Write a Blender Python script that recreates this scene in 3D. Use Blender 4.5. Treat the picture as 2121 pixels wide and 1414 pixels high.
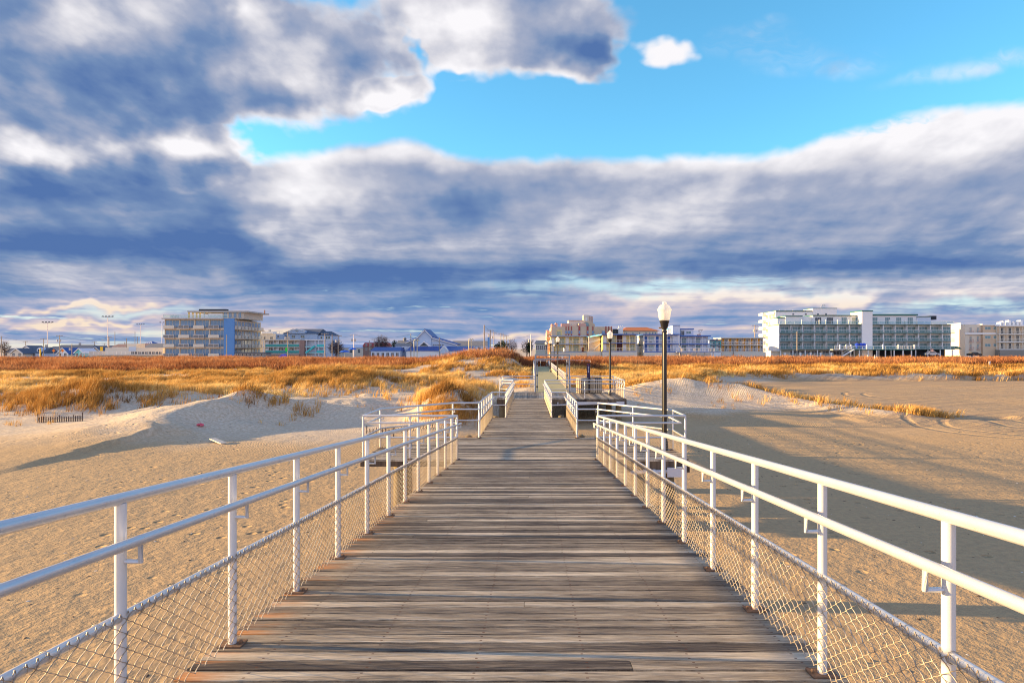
import bpy, math, random
import numpy as np
from mathutils import Vector
R_ = math.radians
random.seed(7); rng = np.random.default_rng(7)
SC = bpy.context.scene
COL = SC.collection
for o in list(bpy.data.objects): bpy.data.objects.remove(o)
# ------------------------------------------------------------------ camera, sky, sun
F, CX, HY, E = 1414.0, 1103.0, 722.0, 4.3      # focal length in photo pixels, vanishing column, horizon row, eye height
cam = bpy.data.cameras.new('camera'); camo = bpy.data.objects.new('camera', cam); COL.objects.link(camo)
camo.location = (0, 0, E); camo.rotation_euler = (R_(90), 0, 0)
cam.sensor_width = 36; cam.lens = 36 * F / 2121
cam.shift_x = -(CX - 1060.5) / 2121; cam.shift_y = (HY - 707) / 2121
cam.clip_start = 0.05; cam.clip_end = 9000
SC.camera = camo
SUN_EL = R_(8.6); SUN_DIR = Vector((0.9966, -0.08, 0)).normalized()   # horizontal travel of the light
EXPO = 1.65
SC.cycles.filter_width = 1.05
SC.view_settings.view_transform = 'Standard'; SC.view_settings.look = 'None'
SC.view_settings.gamma = 1; SC.view_settings.exposure = EXPO; SC.view_settings.use_curve_mapping = False
sun = bpy.data.lights.new('sun', 'SUN'); suno = bpy.data.objects.new('sun', sun); COL.objects.link(suno)
d = Vector((SUN_DIR.x * math.cos(SUN_EL), SUN_DIR.y * math.cos(SUN_EL), -math.sin(SUN_EL)))
suno.rotation_euler = d.to_track_quat('-Z', 'Y').to_euler(); suno.location = (-60, 10, 40)
sun.energy = 5.0; sun.angle = R_(0.6); sun.color = (1.0, 0.67, 0.30)

W = bpy.data.worlds.new('World'); SC.world = W; W.use_nodes = True
nt = W.node_tree; nt.nodes.clear()
class G:
    """tiny node-expression helper"""
    def __init__(s, tree): s.t = tree
    def n(s, typ, **kw):
        nd = s.t.nodes.new(typ)
        for k, v in kw.items(): setattr(nd, k, v)
        return nd
    def put(s, sock, v):
        if isinstance(v, bpy.types.NodeSocket): s.t.links.new(v, sock)
        elif v is not None: sock.default_value = v
    def m(s, op, a, b=None, c=None, clamp=False):
        nd = s.n('ShaderNodeMath', operation=op); nd.use_clamp = clamp
        s.put(nd.inputs[0], a)
        if b is not None: s.put(nd.inputs[1], b)
        if c is not None: s.put(nd.inputs[2], c)
        return nd.outputs[0]
    def v(s, op, a, b=None, c=None):
        nd = s.n('ShaderNodeVectorMath', operation=op)
        s.put(nd.inputs[0], a)
        if b is not None: s.put(nd.inputs[1], b)
        if c is not None: s.put(nd.inputs[2], c)
        return nd.outputs['Value'] if op in ('LENGTH', 'DOT_PRODUCT', 'DISTANCE') else nd.outputs[0]
    def xyz(s, x, y, z=0.0):
        nd = s.n('ShaderNodeCombineXYZ'); s.put(nd.inputs[0], x); s.put(nd.inputs[1], y); s.put(nd.inputs[2], z); return nd.outputs[0]
    def sep(s, v):
        nd = s.n('ShaderNodeSeparateXYZ'); s.put(nd.inputs[0], v); return nd.outputs
    def noise(s, vec, scale, detail=2, rough=0.5, col=False, dist=0.0, lac=2.0, dim='3D'):
        nd = s.n('ShaderNodeTexNoise', noise_dimensions=dim); s.put(nd.inputs['Vector'], vec)
        nd.inputs['Scale'].default_value = scale; nd.inputs['Detail'].default_value = detail
        nd.inputs['Roughness'].default_value = rough; nd.inputs['Distortion'].default_value = dist
        nd.inputs['Lacunarity'].default_value = lac
        return nd.outputs['Color'] if col else nd.outputs[0]
    def ss(s, x, a, b, lo=0.0, hi=1.0):
        nd = s.n('ShaderNodeMapRange', interpolation_type='SMOOTHSTEP')
        s.put(nd.inputs[0], x); nd.inputs[1].default_value = a; nd.inputs[2].default_value = b
        s.put(nd.inputs[3], lo); s.put(nd.inputs[4], hi); return nd.outputs[0]
    def mix(s, f, a, b, typ='MIX'):
        nd = s.n('ShaderNodeMix', data_type='RGBA', blend_type=typ)
        s.put(nd.inputs[0], f); s.put(nd.inputs[6], a); s.put(nd.inputs[7], b); return nd.outputs[2]
    def ramp(s, x, stops, interp='LINEAR'):
        nd = s.n('ShaderNodeValToRGB'); cr = nd.color_ramp; cr.interpolation = interp
        while len(cr.elements) < len(stops): cr.elements.new(0.5)
        for e, (p, c) in zip(cr.elements, stops): e.position = p; e.color = (c[0], c[1], c[2], 1)
        s.put(nd.inputs[0], x); return nd.outputs[0]
g = G(nt)
SKY_K = 0.08
sky = g.n('ShaderNodeTexSky', sky_type='NISHITA'); sky.sun_disc = False
sky.sun_elevation = SUN_EL; sky.sun_rotation = math.atan2(-SUN_DIR.x, -SUN_DIR.y); sky.air_density = 1.0; sky.dust_density = 0.4; sky.ozone_density = 2.0
tc = g.n('ShaderNodeTexCoord')
dx, dy, dz = g.sep(tc.outputs['Generated'])
ya = g.m('MAXIMUM', g.m('ABSOLUTE', dy), 0.06)
U = g.m('DIVIDE', dx, ya); V = g.m('MAXIMUM', g.m('DIVIDE', dz, ya), 0.0)
P0 = g.xyz(U, V)
wv = g.v('SUBTRACT', g.noise(P0, 5.0, 4, 0.6, col=True, dim='2D'), (0.5, 0.5, 0.5))
P1 = g.v('MULTIPLY_ADD', wv, (0.17, 0.085, 0), P0)
def pc(px, py): return ((px - CX) / F, (HY - py) / F)
def blob(px, py, rx, ry, amp=1.0, rot=0.0):
    cx, cy = pc(px, py); ix, iy = F / rx, F / ry
    q = g.v('SUBTRACT', P1, (cx, cy, 0))
    if rot:
        c, s_ = math.cos(R_(rot)), math.sin(R_(rot))
        q = g.xyz(g.v('DOT_PRODUCT', q, (c * ix, s_ * ix, 0)), g.v('DOT_PRODUCT', q, (-s_ * iy, c * iy, 0)))
    else: q = g.v('MULTIPLY', q, (ix, iy, 0))
    return g.m('MULTIPLY', g.m('SUBTRACT', 1.0, g.v('LENGTH', q)), amp)
def gblob(px, py, rx, ry, amp, rot=0.0): return g.ss(blob(px, py, rx, ry, 1.0, rot), 0.0, 1.0, 0.0, amp)
# perspective cloud-plane coordinate: flattens towards the horizon
iv = g.m('DIVIDE', 1.0, g.m('ADD', V, 0.30))
Q = g.xyz(g.m('MULTIPLY', U, iv), g.m('MULTIPLY', iv, 0.9))
def puff(q):
    a_ = g.noise(q, 2.3, 10, 0.60, dim='2D')
    vo = g.n('ShaderNodeTexVoronoi', feature='F1', voronoi_dimensions='2D'); g.put(vo.inputs['Vector'], g.v('ADD', q, g.v('MULTIPLY', g.noise(q, 5.0, 2, .5, col=True, dim='2D'), (.16, .16, 0)))); vo.inputs['Scale'].default_value = 6.5; vo.inputs['Detail'].default_value = 2; vo.inputs['Roughness'].default_value = .6
    return g.m('MULTIPLY_ADD', g.m('SUBTRACT', 0.42, vo.outputs['Distance']), 0.30, a_)
n1 = puff(Q); e1 = g.noise(Q, 2.0, 7, 0.50, dim='2D'); e2 = g.noise(g.v('ADD', Q, (-0.055, -0.05, 0)), 2.0, 7, 0.50, dim='2D')
n3 = g.noise(Q, 1.1, 4, 0.5, dim='2D')
iv2 = g.m('DIVIDE', 1.0, g.m('ADD', V, 0.13))
S = g.xyz(g.m('MULTIPLY', U, g.m('MULTIPLY', iv2, .30)), g.m('MULTIPLY', iv2, 1.15))
S = g.v('ADD', S, g.v('MULTIPLY', wv, (.45, .6, 0)))
ns = g.noise(S, 1.7, 9, 0.58, dim='2D')
nb = g.noise(S, 0.9, 4, 0.5, dim='2D')
covs = [blob(150, 60, 560, 240), blob(560, 120, 330, 150), blob(430, 190, 240, 90), blob(1000, 40, 280, 115),
        blob(1150, 115, 110, 55), blob(800, 185, 90, 45), blob(150, 340, 370, 140), blob(50, 200, 330, 200), blob(440, 300, 110, 80), blob(400, 370, 200, 70)]
A = covs[0]
for c in covs[1:]: A = g.m('MAXIMUM', A, c)
sc_ = blob(1385, 102, 105, 30, 0.62); A = g.m('MAXIMUM', A, sc_)
fc = g.n('ShaderNodeFloatCurve')            # top edge of the main cloud bank as a function of azimuth
xs_ = [(0, 0.32), (0.20, 0.34), (0.245, 0.325), (0.31, 0.315), (0.38, 0.295), (0.44, 0.315), (0.52, 0.322), (0.66, 0.322), (0.76, 0.315), (0.82, 0.270), (0.92, 0.228), (1.0, 0.208)]
cv = fc.mapping.curves[0]
while len(cv.points) < len(xs_): cv.points.new(0.5, 0.5)
for p_, (a_, b_) in zip(cv.points, xs_): p_.location = (max(a_, 0), b_)
fc.mapping.update()
p2x, p2y, _ = g.sep(g.v('MULTIPLY_ADD', wv, (0.06, 0.03, 0), P0))
g.put(fc.inputs['Value'], g.m('ADD', g.m('MULTIPLY', p2x, F / 2121), CX / 2121))
ytop = fc.outputs[0]
pyn = g.m('SUBTRACT', HY / 1000, g.m('MULTIPLY', p2y, F / 1000))      # photo row / 1000
depth = g.m('SUBTRACT', pyn, ytop)
low = g.ss(pyn, 0.545, 0.60, 0.0, 1.0)                                   # streaky part above the horizon
bandc = g.m('SUBTRACT', g.m('MINIMUM', g.m('MULTIPLY', depth, 14.0), 1.0), g.m('MULTIPLY', low, g.m('MULTIPLY', g.m('SUBTRACT', ns, 0.43), 3.4)))
rightthin = gblob(1980, 290, 330, 60, 0.75)
bandc = g.m('SUBTRACT', bandc, g.m('MULTIPLY', rightthin, g.ss(ns, .4, .62)))
Da = g.m('MULTIPLY_ADD', g.m('SUBTRACT', n1, 0.42), 0.95, g.m('MULTIPLY', A, 1.25))
Db = g.m('MULTIPLY_ADD', g.m('SUBTRACT', n1, 0.45), 0.5, bandc)
D = g.m('MAXIMUM', Da, Db)
slit = g.m('MAXIMUM', gblob(832, 92, 26, 75, 0.5, 20), gblob(930, 150, 70, 18, 0.3))
D = g.m('SUBTRACT', D, slit)
alpha = g.ss(D, -0.14, 0.26)
lowgap = g.m('ADD', gblob(1400, 592, 520, 26, .9), g.m('ADD', gblob(2000, 640, 420, 26, .9), g.m('ADD', gblob(160, 712, 420, 22, .8), gblob(250, 662, 360, 12, .5))))
alpha = g.m('MULTIPLY', alpha, g.m('SUBTRACT', 1.0, g.m('MULTIPLY', g.m('MINIMUM', lowgap, 1.0), g.ss(ns, .62, .42))))
wisp = g.m('ADD', gblob(1565, 85, 120, 45, 0.7), g.m('ADD', gblob(1700, 115, 200, 45, 0.5), gblob(2040, 125, 260, 34, 0.9, 12)))
wisp = g.m('MULTIPLY', wisp, g.ss(ns, 0.35, 0.65)); alpha = g.m('MAXIMUM', alpha, wisp)
isband = g.ss(g.m('SUBTRACT', Db, Da), -.1, .2)
TA = g.m('MULTIPLY_ADD', g.ss(Da, 0.0, 0.5), 0.24, 0.17)
TB = g.m('ADD', g.ss(depth, 0.0, 0.075, 0.10, 0.42), g.m('SUBTRACT', g.ss(pyn, 0.45, 0.54, 0.0, 0.18), g.ss(pyn, .57, .68, 0, .30)))
T = g.m('ADD', g.m('MULTIPLY', TA, g.m('SUBTRACT', 1.0, isband)), g.m('MULTIPLY', TB, isband))
T = g.m('MULTIPLY_ADD', g.m('SUBTRACT', e2, e1), g.m('MULTIPLY_ADD', isband, -1.3, 2.5), T)
T = g.m('MULTIPLY_ADD', g.m('SUBTRACT', 0.48, n1), 0.22, T)
T = g.m('MULTIPLY_ADD', g.m('SUBTRACT', n3, 0.5), 0.55, T)
T = g.m('MULTIPLY_ADD', g.m('SUBTRACT', nb, 0.5), g.m('MULTIPLY', isband, .9), T)
T = g.m('MULTIPLY_ADD', g.m('SUBTRACT', ns, 0.5), g.ss(pyn, 0.35, 0.60, 0.2, 1.15), T)
for a in [(300, 190, 480, 140, .42), (760, 110, 130, 120, .42), (590, 215, 90, 60, .42), (130, 380, 330, 75, .42), (440, 350, 110, 60, .35), (250, 495, 620, 90, .38), (960, 430, 240, 60, .28),
          (1500, 390, 700, 60, .10), (1850, 480, 600, 90, .22), (1700, 550, 900, 34, .28), (700, 575, 700, 40, .25), (900, 670, 700, 60, .20), (30, 100, 90, 120, .2), (1200, 115, 70, 50, .5),
          (60, 310, 190, 50, -.5), (330, 310, 230, 50, -.45), (505, 45, 70, 70, -.4), (600, 130, 240, 80, -.22), (640, 400, 260, 90, -.45), (640, 335, 190, 40, -.3), (1500, 440, 900, 60, -.08), (860, 330, 260, 40, -.25), (790, 195, 120, 40, -.35),
          (1140, 155, 80, 30, -.35), (1000, 40, 240, 80, -.16), (1900, 290, 380, 80, -.12), (100, 60, 240, 70, -.3), (520, 470, 120, 30, -.25), (150, 648, 330, 12, -.5), (150, 678, 260, 9, -.45), (1500, 612, 420, 20, -.4),
          (1760, 604, 100, 24, -.6), (1100, 705, 260, 12, -.4), (900, 400, 90, 50, -.2), (1385, 100, 140, 80, -.9)]:
    T = g.m('ADD', T, gblob(*a))
k = 1 / SKY_K
def c_(r, g2, b): 
    e = 2 ** -EXPO
    return (r * e, g2 * e, b * e)
cc = g.ramp(T, [(0.0, c_(.97, .95, .98)), (0.20, c_(.72, .715, .775)), (0.44, c_(.39, .435, .575)), (0.70, c_(.18, .28, .49)), (0.98, c_(.09, .18, .42))])
warm = g.ramp(T, [(0.0, c_(.95, .78, .62)), (0.20, c_(.66, .57, .62)), (0.44, c_(.36, .41, .60)), (0.68, c_(.17, .30, .55)), (0.95, c_(.10, .21, .47))])
cc = g.mix(g.ss(pyn, 0.56, 0.66), cc, warm)
cc = g.v('MULTIPLY', cc, (k, k, k))
skyc = g.v('MULTIPLY', sky.outputs[0], g.mix(g.ss(V, 0.02, 0.30), (0.95, 1.12, 1.45, 1), (0.78, 1.52, 1.70, 1)))
skyc = g.mix(g.ss(V, 0.20, 0.03, 0.0, 0.62), skyc, tuple(c * k for c in c_(.80, .92, .90)) + (1,))
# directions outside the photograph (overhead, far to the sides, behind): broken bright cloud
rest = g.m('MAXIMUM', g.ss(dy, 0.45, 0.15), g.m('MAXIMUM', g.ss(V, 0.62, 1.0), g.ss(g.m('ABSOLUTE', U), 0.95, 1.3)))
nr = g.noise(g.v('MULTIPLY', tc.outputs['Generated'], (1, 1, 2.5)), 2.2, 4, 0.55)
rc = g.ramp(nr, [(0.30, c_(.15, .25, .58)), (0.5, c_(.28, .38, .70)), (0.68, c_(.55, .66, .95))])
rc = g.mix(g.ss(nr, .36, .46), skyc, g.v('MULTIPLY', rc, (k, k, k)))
back_fill = g.m('MULTIPLY', g.ss(dy, -0.15, -0.6), g.m('MULTIPLY', g.ss(dz, .0, .08), g.ss(dz, .60, .30)))      # added brightening of the unseen low sky behind the camera, lights the facades
rc = g.mix(back_fill, rc, g.v('MULTIPLY', g.v('ADD', rc, tuple(c * k for c in c_(.55, .52, .50))), (1.35, 1.30, 1.25)))
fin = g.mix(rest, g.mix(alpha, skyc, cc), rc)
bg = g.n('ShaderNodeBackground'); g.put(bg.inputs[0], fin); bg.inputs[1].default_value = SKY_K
wo = g.n('ShaderNodeOutputWorld'); nt.links.new(bg.outputs[0], wo.inputs[0])
W.cycles.sampling_method = 'MANUAL'; W.cycles.sample_map_resolution = 512

# ------------------------------------------------------------------ materials
MATS = {}
def mat(name, col, rough=0.7, metal=0.0, var=0.12, scale=3.0, bump=0.0, bscale=20.0, spec=0.4, trans=0.0):
    if name in MATS: return MATS[name]
    m = bpy.data.materials.new(name); m.use_nodes = True; t = m.node_tree; q = G(t)
    b = t.nodes['Principled BSDF']; b.inputs['Roughness'].default_value = rough; b.inputs['Metallic'].default_value = metal
    b.inputs['Specular IOR Level'].default_value = spec
    if trans: b.inputs['Transmission Weight'].default_value = trans
    co = q.n('ShaderNodeTexCoord').outputs['Object']
    n = q.noise(co, scale, 5, 0.6)
    lo = tuple(c * (1 - var) for c in col) + (1,); hi = tuple(min(1, c * (1 + var)) for c in col) + (1,)
    q.put(b.inputs['Base Color'], q.mix(n, lo, hi))
    if bump:
        bp = q.n('ShaderNodeBump'); bp.inputs['Strength'].default_value = bump; bp.inputs['Distance'].default_value = 0.02
        q.put(bp.inputs['Height'], q.noise(co, bscale, 4, 0.6)); q.put(b.inputs['Normal'], bp.outputs[0])
    MATS[name] = m; return m
def tag(o, label=None, cat=None, group=None, kind=None):
    if label: o['label'] = label
    if cat: o['category'] = cat
    if group: o['group'] = group
    if kind: o['kind'] = kind
    return o
def empty(name, loc, label=None, cat=None, group=None):
    o = bpy.data.objects.new(name, None); o.location = loc; COL.objects.link(o); o.empty_display_size = 0.2
    return tag(o, label, cat, group)
def np_obj(name, verts, faces, m, parent=None, smooth=False, attr=None):
    """faces: (n,k) array or list of such arrays"""
    if not isinstance(faces, list): faces = [faces]
    me = bpy.data.meshes.new(name); verts = np.asarray(verts, np.float32)
    me.vertices.add(len(verts)); me.vertices.foreach_set('co', verts.ravel())
    li = np.concatenate([np.asarray(f, np.int32).ravel() for f in faces])
    tot = np.concatenate([np.full(len(f), f.shape[1], np.int32) for f in faces])
    st = np.concatenate([[0], np.cumsum(tot)[:-1]]).astype(np.int32)
    me.loops.add(len(li)); me.loops.foreach_set('vertex_index', li)
    me.polygons.add(len(tot)); me.polygons.foreach_set('loop_start', st); me.polygons.foreach_set('loop_total', tot)
    me.update(calc_edges=True)
    for k_, v_ in (attr or {}).items():
        a = me.attributes.new(k_, 'FLOAT', 'POINT'); a.data.foreach_set('value', np.asarray(v_, np.float32))
    if smooth: me.polygons.foreach_set('use_smooth', np.ones(len(tot), bool))
    me.materials.append(m); o = bpy.data.objects.new(name, me); COL.objects.link(o)
    if parent is not None: o.parent = parent; o.location = -world_of(parent)
    return o
class MB:
    """collects shapes in world coordinates; build() links them as one mesh object"""
    def __init__(s): s.v = []; s.f = []; s.r = []
    def add(s, vs, fs, rnd=0.5):
        b = len(s.v); s.v += [tuple(v) for v in vs]; s.f += [tuple(b + i for i in f) for f in fs]; s.r += [rnd] * len(vs); return s
    def box(s, x0, x1, y0, y1, z0, z1, rnd=0.5):
        return s.add([(x0, y0, z0), (x1, y0, z0), (x1, y1, z0), (x0, y1, z0), (x0, y0, z1), (x1, y0, z1), (x1, y1, z1), (x0, y1, z1)],
                     [(0, 3, 2, 1), (4, 5, 6, 7), (0, 1, 5, 4), (1, 2, 6, 5), (2, 3, 7, 6), (3, 0, 4, 7)], rnd)
    def bar(s, a, b, w, h, up=(0, 0, 1)):
        a, b = Vector(a), Vector(b); t = (b - a).normalized(); sd = t.cross(Vector(up))
        if sd.length < 1e-4: sd = t.cross(Vector((0, 1, 0)))
        sd.normalize(); u = sd.cross(t).normalized(); vs = []
        for p in (a, b):
            for i, j in ((-1, -1), (1, -1), (1, 1), (-1, 1)): vs.append(p + sd * (i * w / 2) + u * (j * h / 2))
        return s.add(vs, [(0, 1, 2, 3), (7, 6, 5, 4), (0, 4, 5, 1), (1, 5, 6, 2), (2, 6, 7, 3), (3, 7, 4, 0)])
    def tube(s, pts, r, n=8, cap=True):
        pts = [Vector(p) for p in pts]; N = len(pts); base = len(s.v); vs = []
        for i, p in enumerate(pts):
            t = (pts[min(i + 1, N - 1)] - pts[max(i - 1, 0)]).normalized()
            ref = Vector((0, 0, 1)) if abs(t.z) < 0.95 else Vector((0, 1, 0))
            a = t.cross(ref).normalized(); b = a.cross(t).normalized()
            if 0 < i < N - 1:
                t1 = (p - pts[i - 1]).normalized(); c = max(0.35, t1.dot(t)); k_ = 1 / c
            else: k_ = 1
            rr = r[i] if isinstance(r, (list, tuple)) else r
            for j in range(n):
                an = 2 * math.pi * j / n; vs.append(p + (a * math.cos(an) * (k_ if abs(t.z) < .95 else 1) + b * math.sin(an)) * rr)
        fs = [(i * n + j, i * n + (j + 1) % n, (i + 1) * n + (j + 1) % n, (i + 1) * n + j) for i in range(N - 1) for j in range(n)]
        if cap: fs += [tuple(range(n))[::-1], tuple((N - 1) * n + j for j in range(n))]
        return s.add(vs, fs)
    def lathe(s, c, prof, n=16, sx=1, sy=1, flute=0):
        vs = []
        for r, z in prof:
            for j in range(n):
                a = 2 * math.pi * j / n; rr = r * (1 - flute * (j % 2)); vs.append((c[0] + rr * math.cos(a) * sx, c[1] + rr * math.sin(a) * sy, c[2] + z))
        L = len(prof)
        fs = [(i * n + j, i * n + (j + 1) % n, (i + 1) * n + (j + 1) % n, (i + 1) * n + j) for i in range(L - 1) for j in range(n)]
        fs += [tuple(range(n))[::-1], tuple((L - 1) * n + j for j in range(n))]
        return s.add(vs, fs)
    def prism(s, poly, y0, y1):
        """poly: (x,z) outline, counter-clockwise seen from -Y"""
        n = len(poly); vs = [(x, y0, z) for x, z in poly] + [(x, y1, z) for x, z in poly]
        return s.add(vs, [tuple(range(n)), tuple(range(2 * n - 1, n - 1, -1))] + [(i, i + n, (i + 1) % n + n, (i + 1) % n) for i in range(n)])
    def build(s, name, m, parent=None, smooth=False, attr=False):
        me = bpy.data.meshes.new(name); me.from_pydata(s.v, [], s.f); me.update()
        if attr:
            a = me.attributes.new('rnd', 'FLOAT', 'POINT'); a.data.foreach_set('value', np.array(s.r, np.float32))
        if smooth: me.polygons.foreach_set('use_smooth', np.ones(len(me.polygons), bool)); 
        if smooth:
            try: me.set_sharp_from_angle(angle=R_(40))
            except Exception: pass
        me.materials.append(m); o = bpy.data.objects.new(name, me); COL.objects.link(o)
        if parent is not None:
            o.parent = parent; o.location = -world_of(parent)
        return o
def world_of(o):
    l = Vector(o.location)
    while o.parent is not None: o = o.parent; l += Vector(o.location)
    return l

# ------------------------------------------------------------------ terrain
def ss(x, a, b):
    t = np.clip((x - a) / (b - a), 0, 1); return t * t * (3 - 2 * t)
_pn = [rng.random((64, 64)) for _ in range(4)]
def vn(x, y, k=0):
    """value noise 0..1"""
    g_ = _pn[k % 4]; xi = np.floor(x).astype(int); yi = np.floor(y).astype(int); fx = x - xi; fy = y - yi
    fx = fx * fx * (3 - 2 * fx); fy = fy * fy * (3 - 2 * fy)
    a = g_[xi % 64, yi % 64]; b = g_[(xi + 1) % 64, yi % 64]; c = g_[xi % 64, (yi + 1) % 64]; d_ = g_[(xi + 1) % 64, (yi + 1) % 64]
    return (a * (1 - fx) + b * fx) * (1 - fy) + (c * (1 - fx) + d_ * fx) * fy
def fbm(x, y, o=4, k=0):
    r = 0; a = .5; t = 0
    for i in range(o): r = r + a * vn(x * 2 ** i + 13.7 * i, y * 2 ** i + 7.1 * i, k + i); t += a; a *= .5
    return r / t
def gb(X, Y, cx, cy, sx, sy, h, rot=0):
    c, s_ = math.cos(R_(rot)), math.sin(R_(rot)); a = (X - cx) * c + (Y - cy) * s_; b = -(X - cx) * s_ + (Y - cy) * c
    return h * np.exp(-(a / sx) ** 2 - (b / sy) ** 2)
def ridge(X, Y, pts, wl, wr):
    """pts (x,y,h); wl/wr widths left / right of the polyline direction"""
    best = np.zeros_like(X)
    for (x0, y0, h0), (x1, y1, h1) in zip(pts[:-1], pts[1:]):
        dx_, dy_ = x1 - x0, y1 - y0; L2 = dx_ * dx_ + dy_ * dy_
        t = np.clip(((X - x0) * dx_ + (Y - y0) * dy_) / L2, 0, 1)
        px_, py_ = x0 + t * dx_, y0 + t * dy_; dist = np.hypot(X - px_, Y - py_)
        side = (X - x0) * dy_ - (Y - y0) * dx_          # >0 = right of travel
        w = np.where(side > 0, wr, wl)
        best = np.maximum(best, (h0 + t * (h1 - h0)) * np.exp(-(dist / w) ** 1.6))
    return best
def right_edge(Y):
    return np.interp(Y, [0, 34, 40, 42, 47, 52, 60, 80, 88, 92, 96, 400], [4, 6, 12, 20, 19, 17, 16, 21, 28, 38, 900, 900])
def left_front(X):
    return np.interp(X, [-80, -50, -30, -22, -14, -6, 0], [46, 44, 42, 45, 47, 40, 44])
def height(X, Y):
    X = np.asarray(X, float); Y = np.asarray(Y, float)
    und = fbm(X / 9 + 5, Y / 9 + 3, 4)
    z = 0.05 * (fbm(X / 3, Y / 3, 3, 1) - .5)
    # left plateau
    L = ss(Y, left_front(X) - 4, left_front(X) + 8) * (1 - ss(X, -3, 3))
    Rm = (1 - ss(X - right_edge(Y), -5, 1.5)) * ss(X, -3, 3) * ss(Y, 38, 52)
    P = np.maximum(L, Rm)
    z = z + P * (0.55 + 0.9 * und * 1.0)
    z = z - .35 * P * gb(X, Y, -40, 88, 400, 9, 1); far = ss(Y, 96, 122); z = z * (1 - far) + far * (.85 + .30 * und)
    z = z + gb(X, Y, -6, 97, 10, 15, 2.1) + gb(X, Y, -18, 62, 7, 5, 0.95) + gb(X, Y, -23, 86, 12, 7, 1.0) + gb(X, Y, -45, 75, 18, 5, .45)
    z = z + gb(X, Y, -4.9, 40.0, 1.5, 3.4, 1.35) + gb(X, Y, -4.6, 48, 2.0, 6, 0.7) + gb(X, Y, -29, 45.5, 3.4, 2.6, 0.95) + gb(X, Y, -24, 46.5, 2.5, 2.0, 0.4)
    z = z + gb(X, Y, 12, 70, 9, 9, 0.5) + gb(X, Y, 9, 50, 3, 3, 0.35) + gb(X, Y, 25, 84, 7, 6, .6) + gb(X, Y, 60, 108, 30, 6, .35)
    wx, wy = X + 2.6 * (fbm(X / 3.5, Y / 3.5, 4, 1) - .5), Y + 2.6 * (fbm(X / 3.5 + 8, Y / 3.5 + 4, 4, 2) - .5)
    z = z + ridge(wx, wy, [(-19.4, 27.5, .0), (-18.8, 30.8, .28), (-18.4, 33.6, .80), (-18.6, 38.0, 1.35), (-17.6, 42.0, 1.60), (-15.0, 42.6, 1.35), (-12.0, 42.5, 1.0), (-9.2, 40.5, .35)], 4.6, 2.0) * (.82 + .36 * fbm(X / 2.2, Y / 2.2, 3, 3))
    z = z + .22 * gb(wx, wy, -15.2, 36.2, 1.2, 1.2, 1)
    z = z + ridge(X, Y, [(6.5, 47.5, .5), (10, 48.3, 1.0), (14, 48.0, .95), (17.5, 46, .8), (21.5, 41.8, .55), (23.5, 39.5, .1)], 2.6, 1.3)
    z = z + P * 0.25 * (fbm(X / 2.2, Y / 2.2, 3, 2) - .5)
    # small lumps under the front slope
    z = z + 0.45 * ss(fbm(X / 4.0 + 9, Y / 3.0, 3, 3), .55, .8) * ss(Y, 36, 42) * (1 - ss(Y, 48, 56))* ss(X, -40, -22) * 0.6
    # keep the ground below the decks
    c1 = (1 - ss(np.abs(X + .1), 2.0, 3.9)) * ss(Y, 10, 20) * (1 - ss(Y, 44, 47))
    lim = 0.55 + 0.45 * ss(Y, 30, 42)
    z = np.where(c1 > 0, np.minimum(z, z * (1 - c1) + lim * c1), z)
    c2 = (1 - ss(np.abs(X - 2.4), 3.0, 4.6)) * ss(Y, 33, 37) * (1 - ss(Y, 44, 47)); z = np.minimum(z, z * (1 - c2) + .75 * c2)
    c3 = (1 - ss(np.abs(X - 1.2), 1.5, 4.2)) * ss(Y, 43, 45) * (1 - ss(Y, 112, 118)); z = z * (1 - c3) + c3 * np.clip(z, 1.1, 1.36)
    c4 = (1 - ss(np.abs(Y - 112), 3.5, 7)) * ss(X, 0, 1) * (1 - ss(X, 14, 18)); z = z * (1 - c4) + c4 * 1.3
    return z
def axis(segs):
    out = []
    for a, b, st in segs: out += list(np.arange(a, b, st))
    return out
xs = [-4200, -2400, -1400, -800, -500, -330] + axis([(-230, -120, 6), (-120, -60, 1.6), (-60, -34, .7), (-34, -8, .22), (-8, 10, .25), (10, 30, .25), (30, 60, .7), (60, 120, 1.6), (120, 230, 6)]) + [240, 330, 500, 800, 1400, 2400, 4200]
ys = [-900, -400, -150, -60, -20] + axis([(-8, 26, .5), (26, 54, .2), (54, 75, .45), (75, 130, .9), (130, 300, 5)]) + [320, 360, 420, 520, 700, 1000, 1500, 2400, 4000, 7000]
XX, YY = np.meshgrid(np.array(xs), np.array(ys), indexing='xy'); ZZ = height(XX, YY)
nx, ny = len(xs), len(ys); ii = (np.arange(ny - 1)[:, None] * nx + np.arange(nx - 1)[None]).ravel()
gf = np.stack([ii, ii + 1, ii + nx + 1, ii + nx], 1)
dry = np.clip(ss(YY, 30, 42) * (XX < 2) + ss(ZZ, .15, .6) * (XX >= 2), 0, 1).ravel()
dry = np.maximum(dry, (0.16 * ss(YY, 26, 40) * (XX > 3)).ravel()); dry = np.maximum(dry, (0.85 * ss(YY, 26, 36) * (XX < -8)).ravel())
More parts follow.
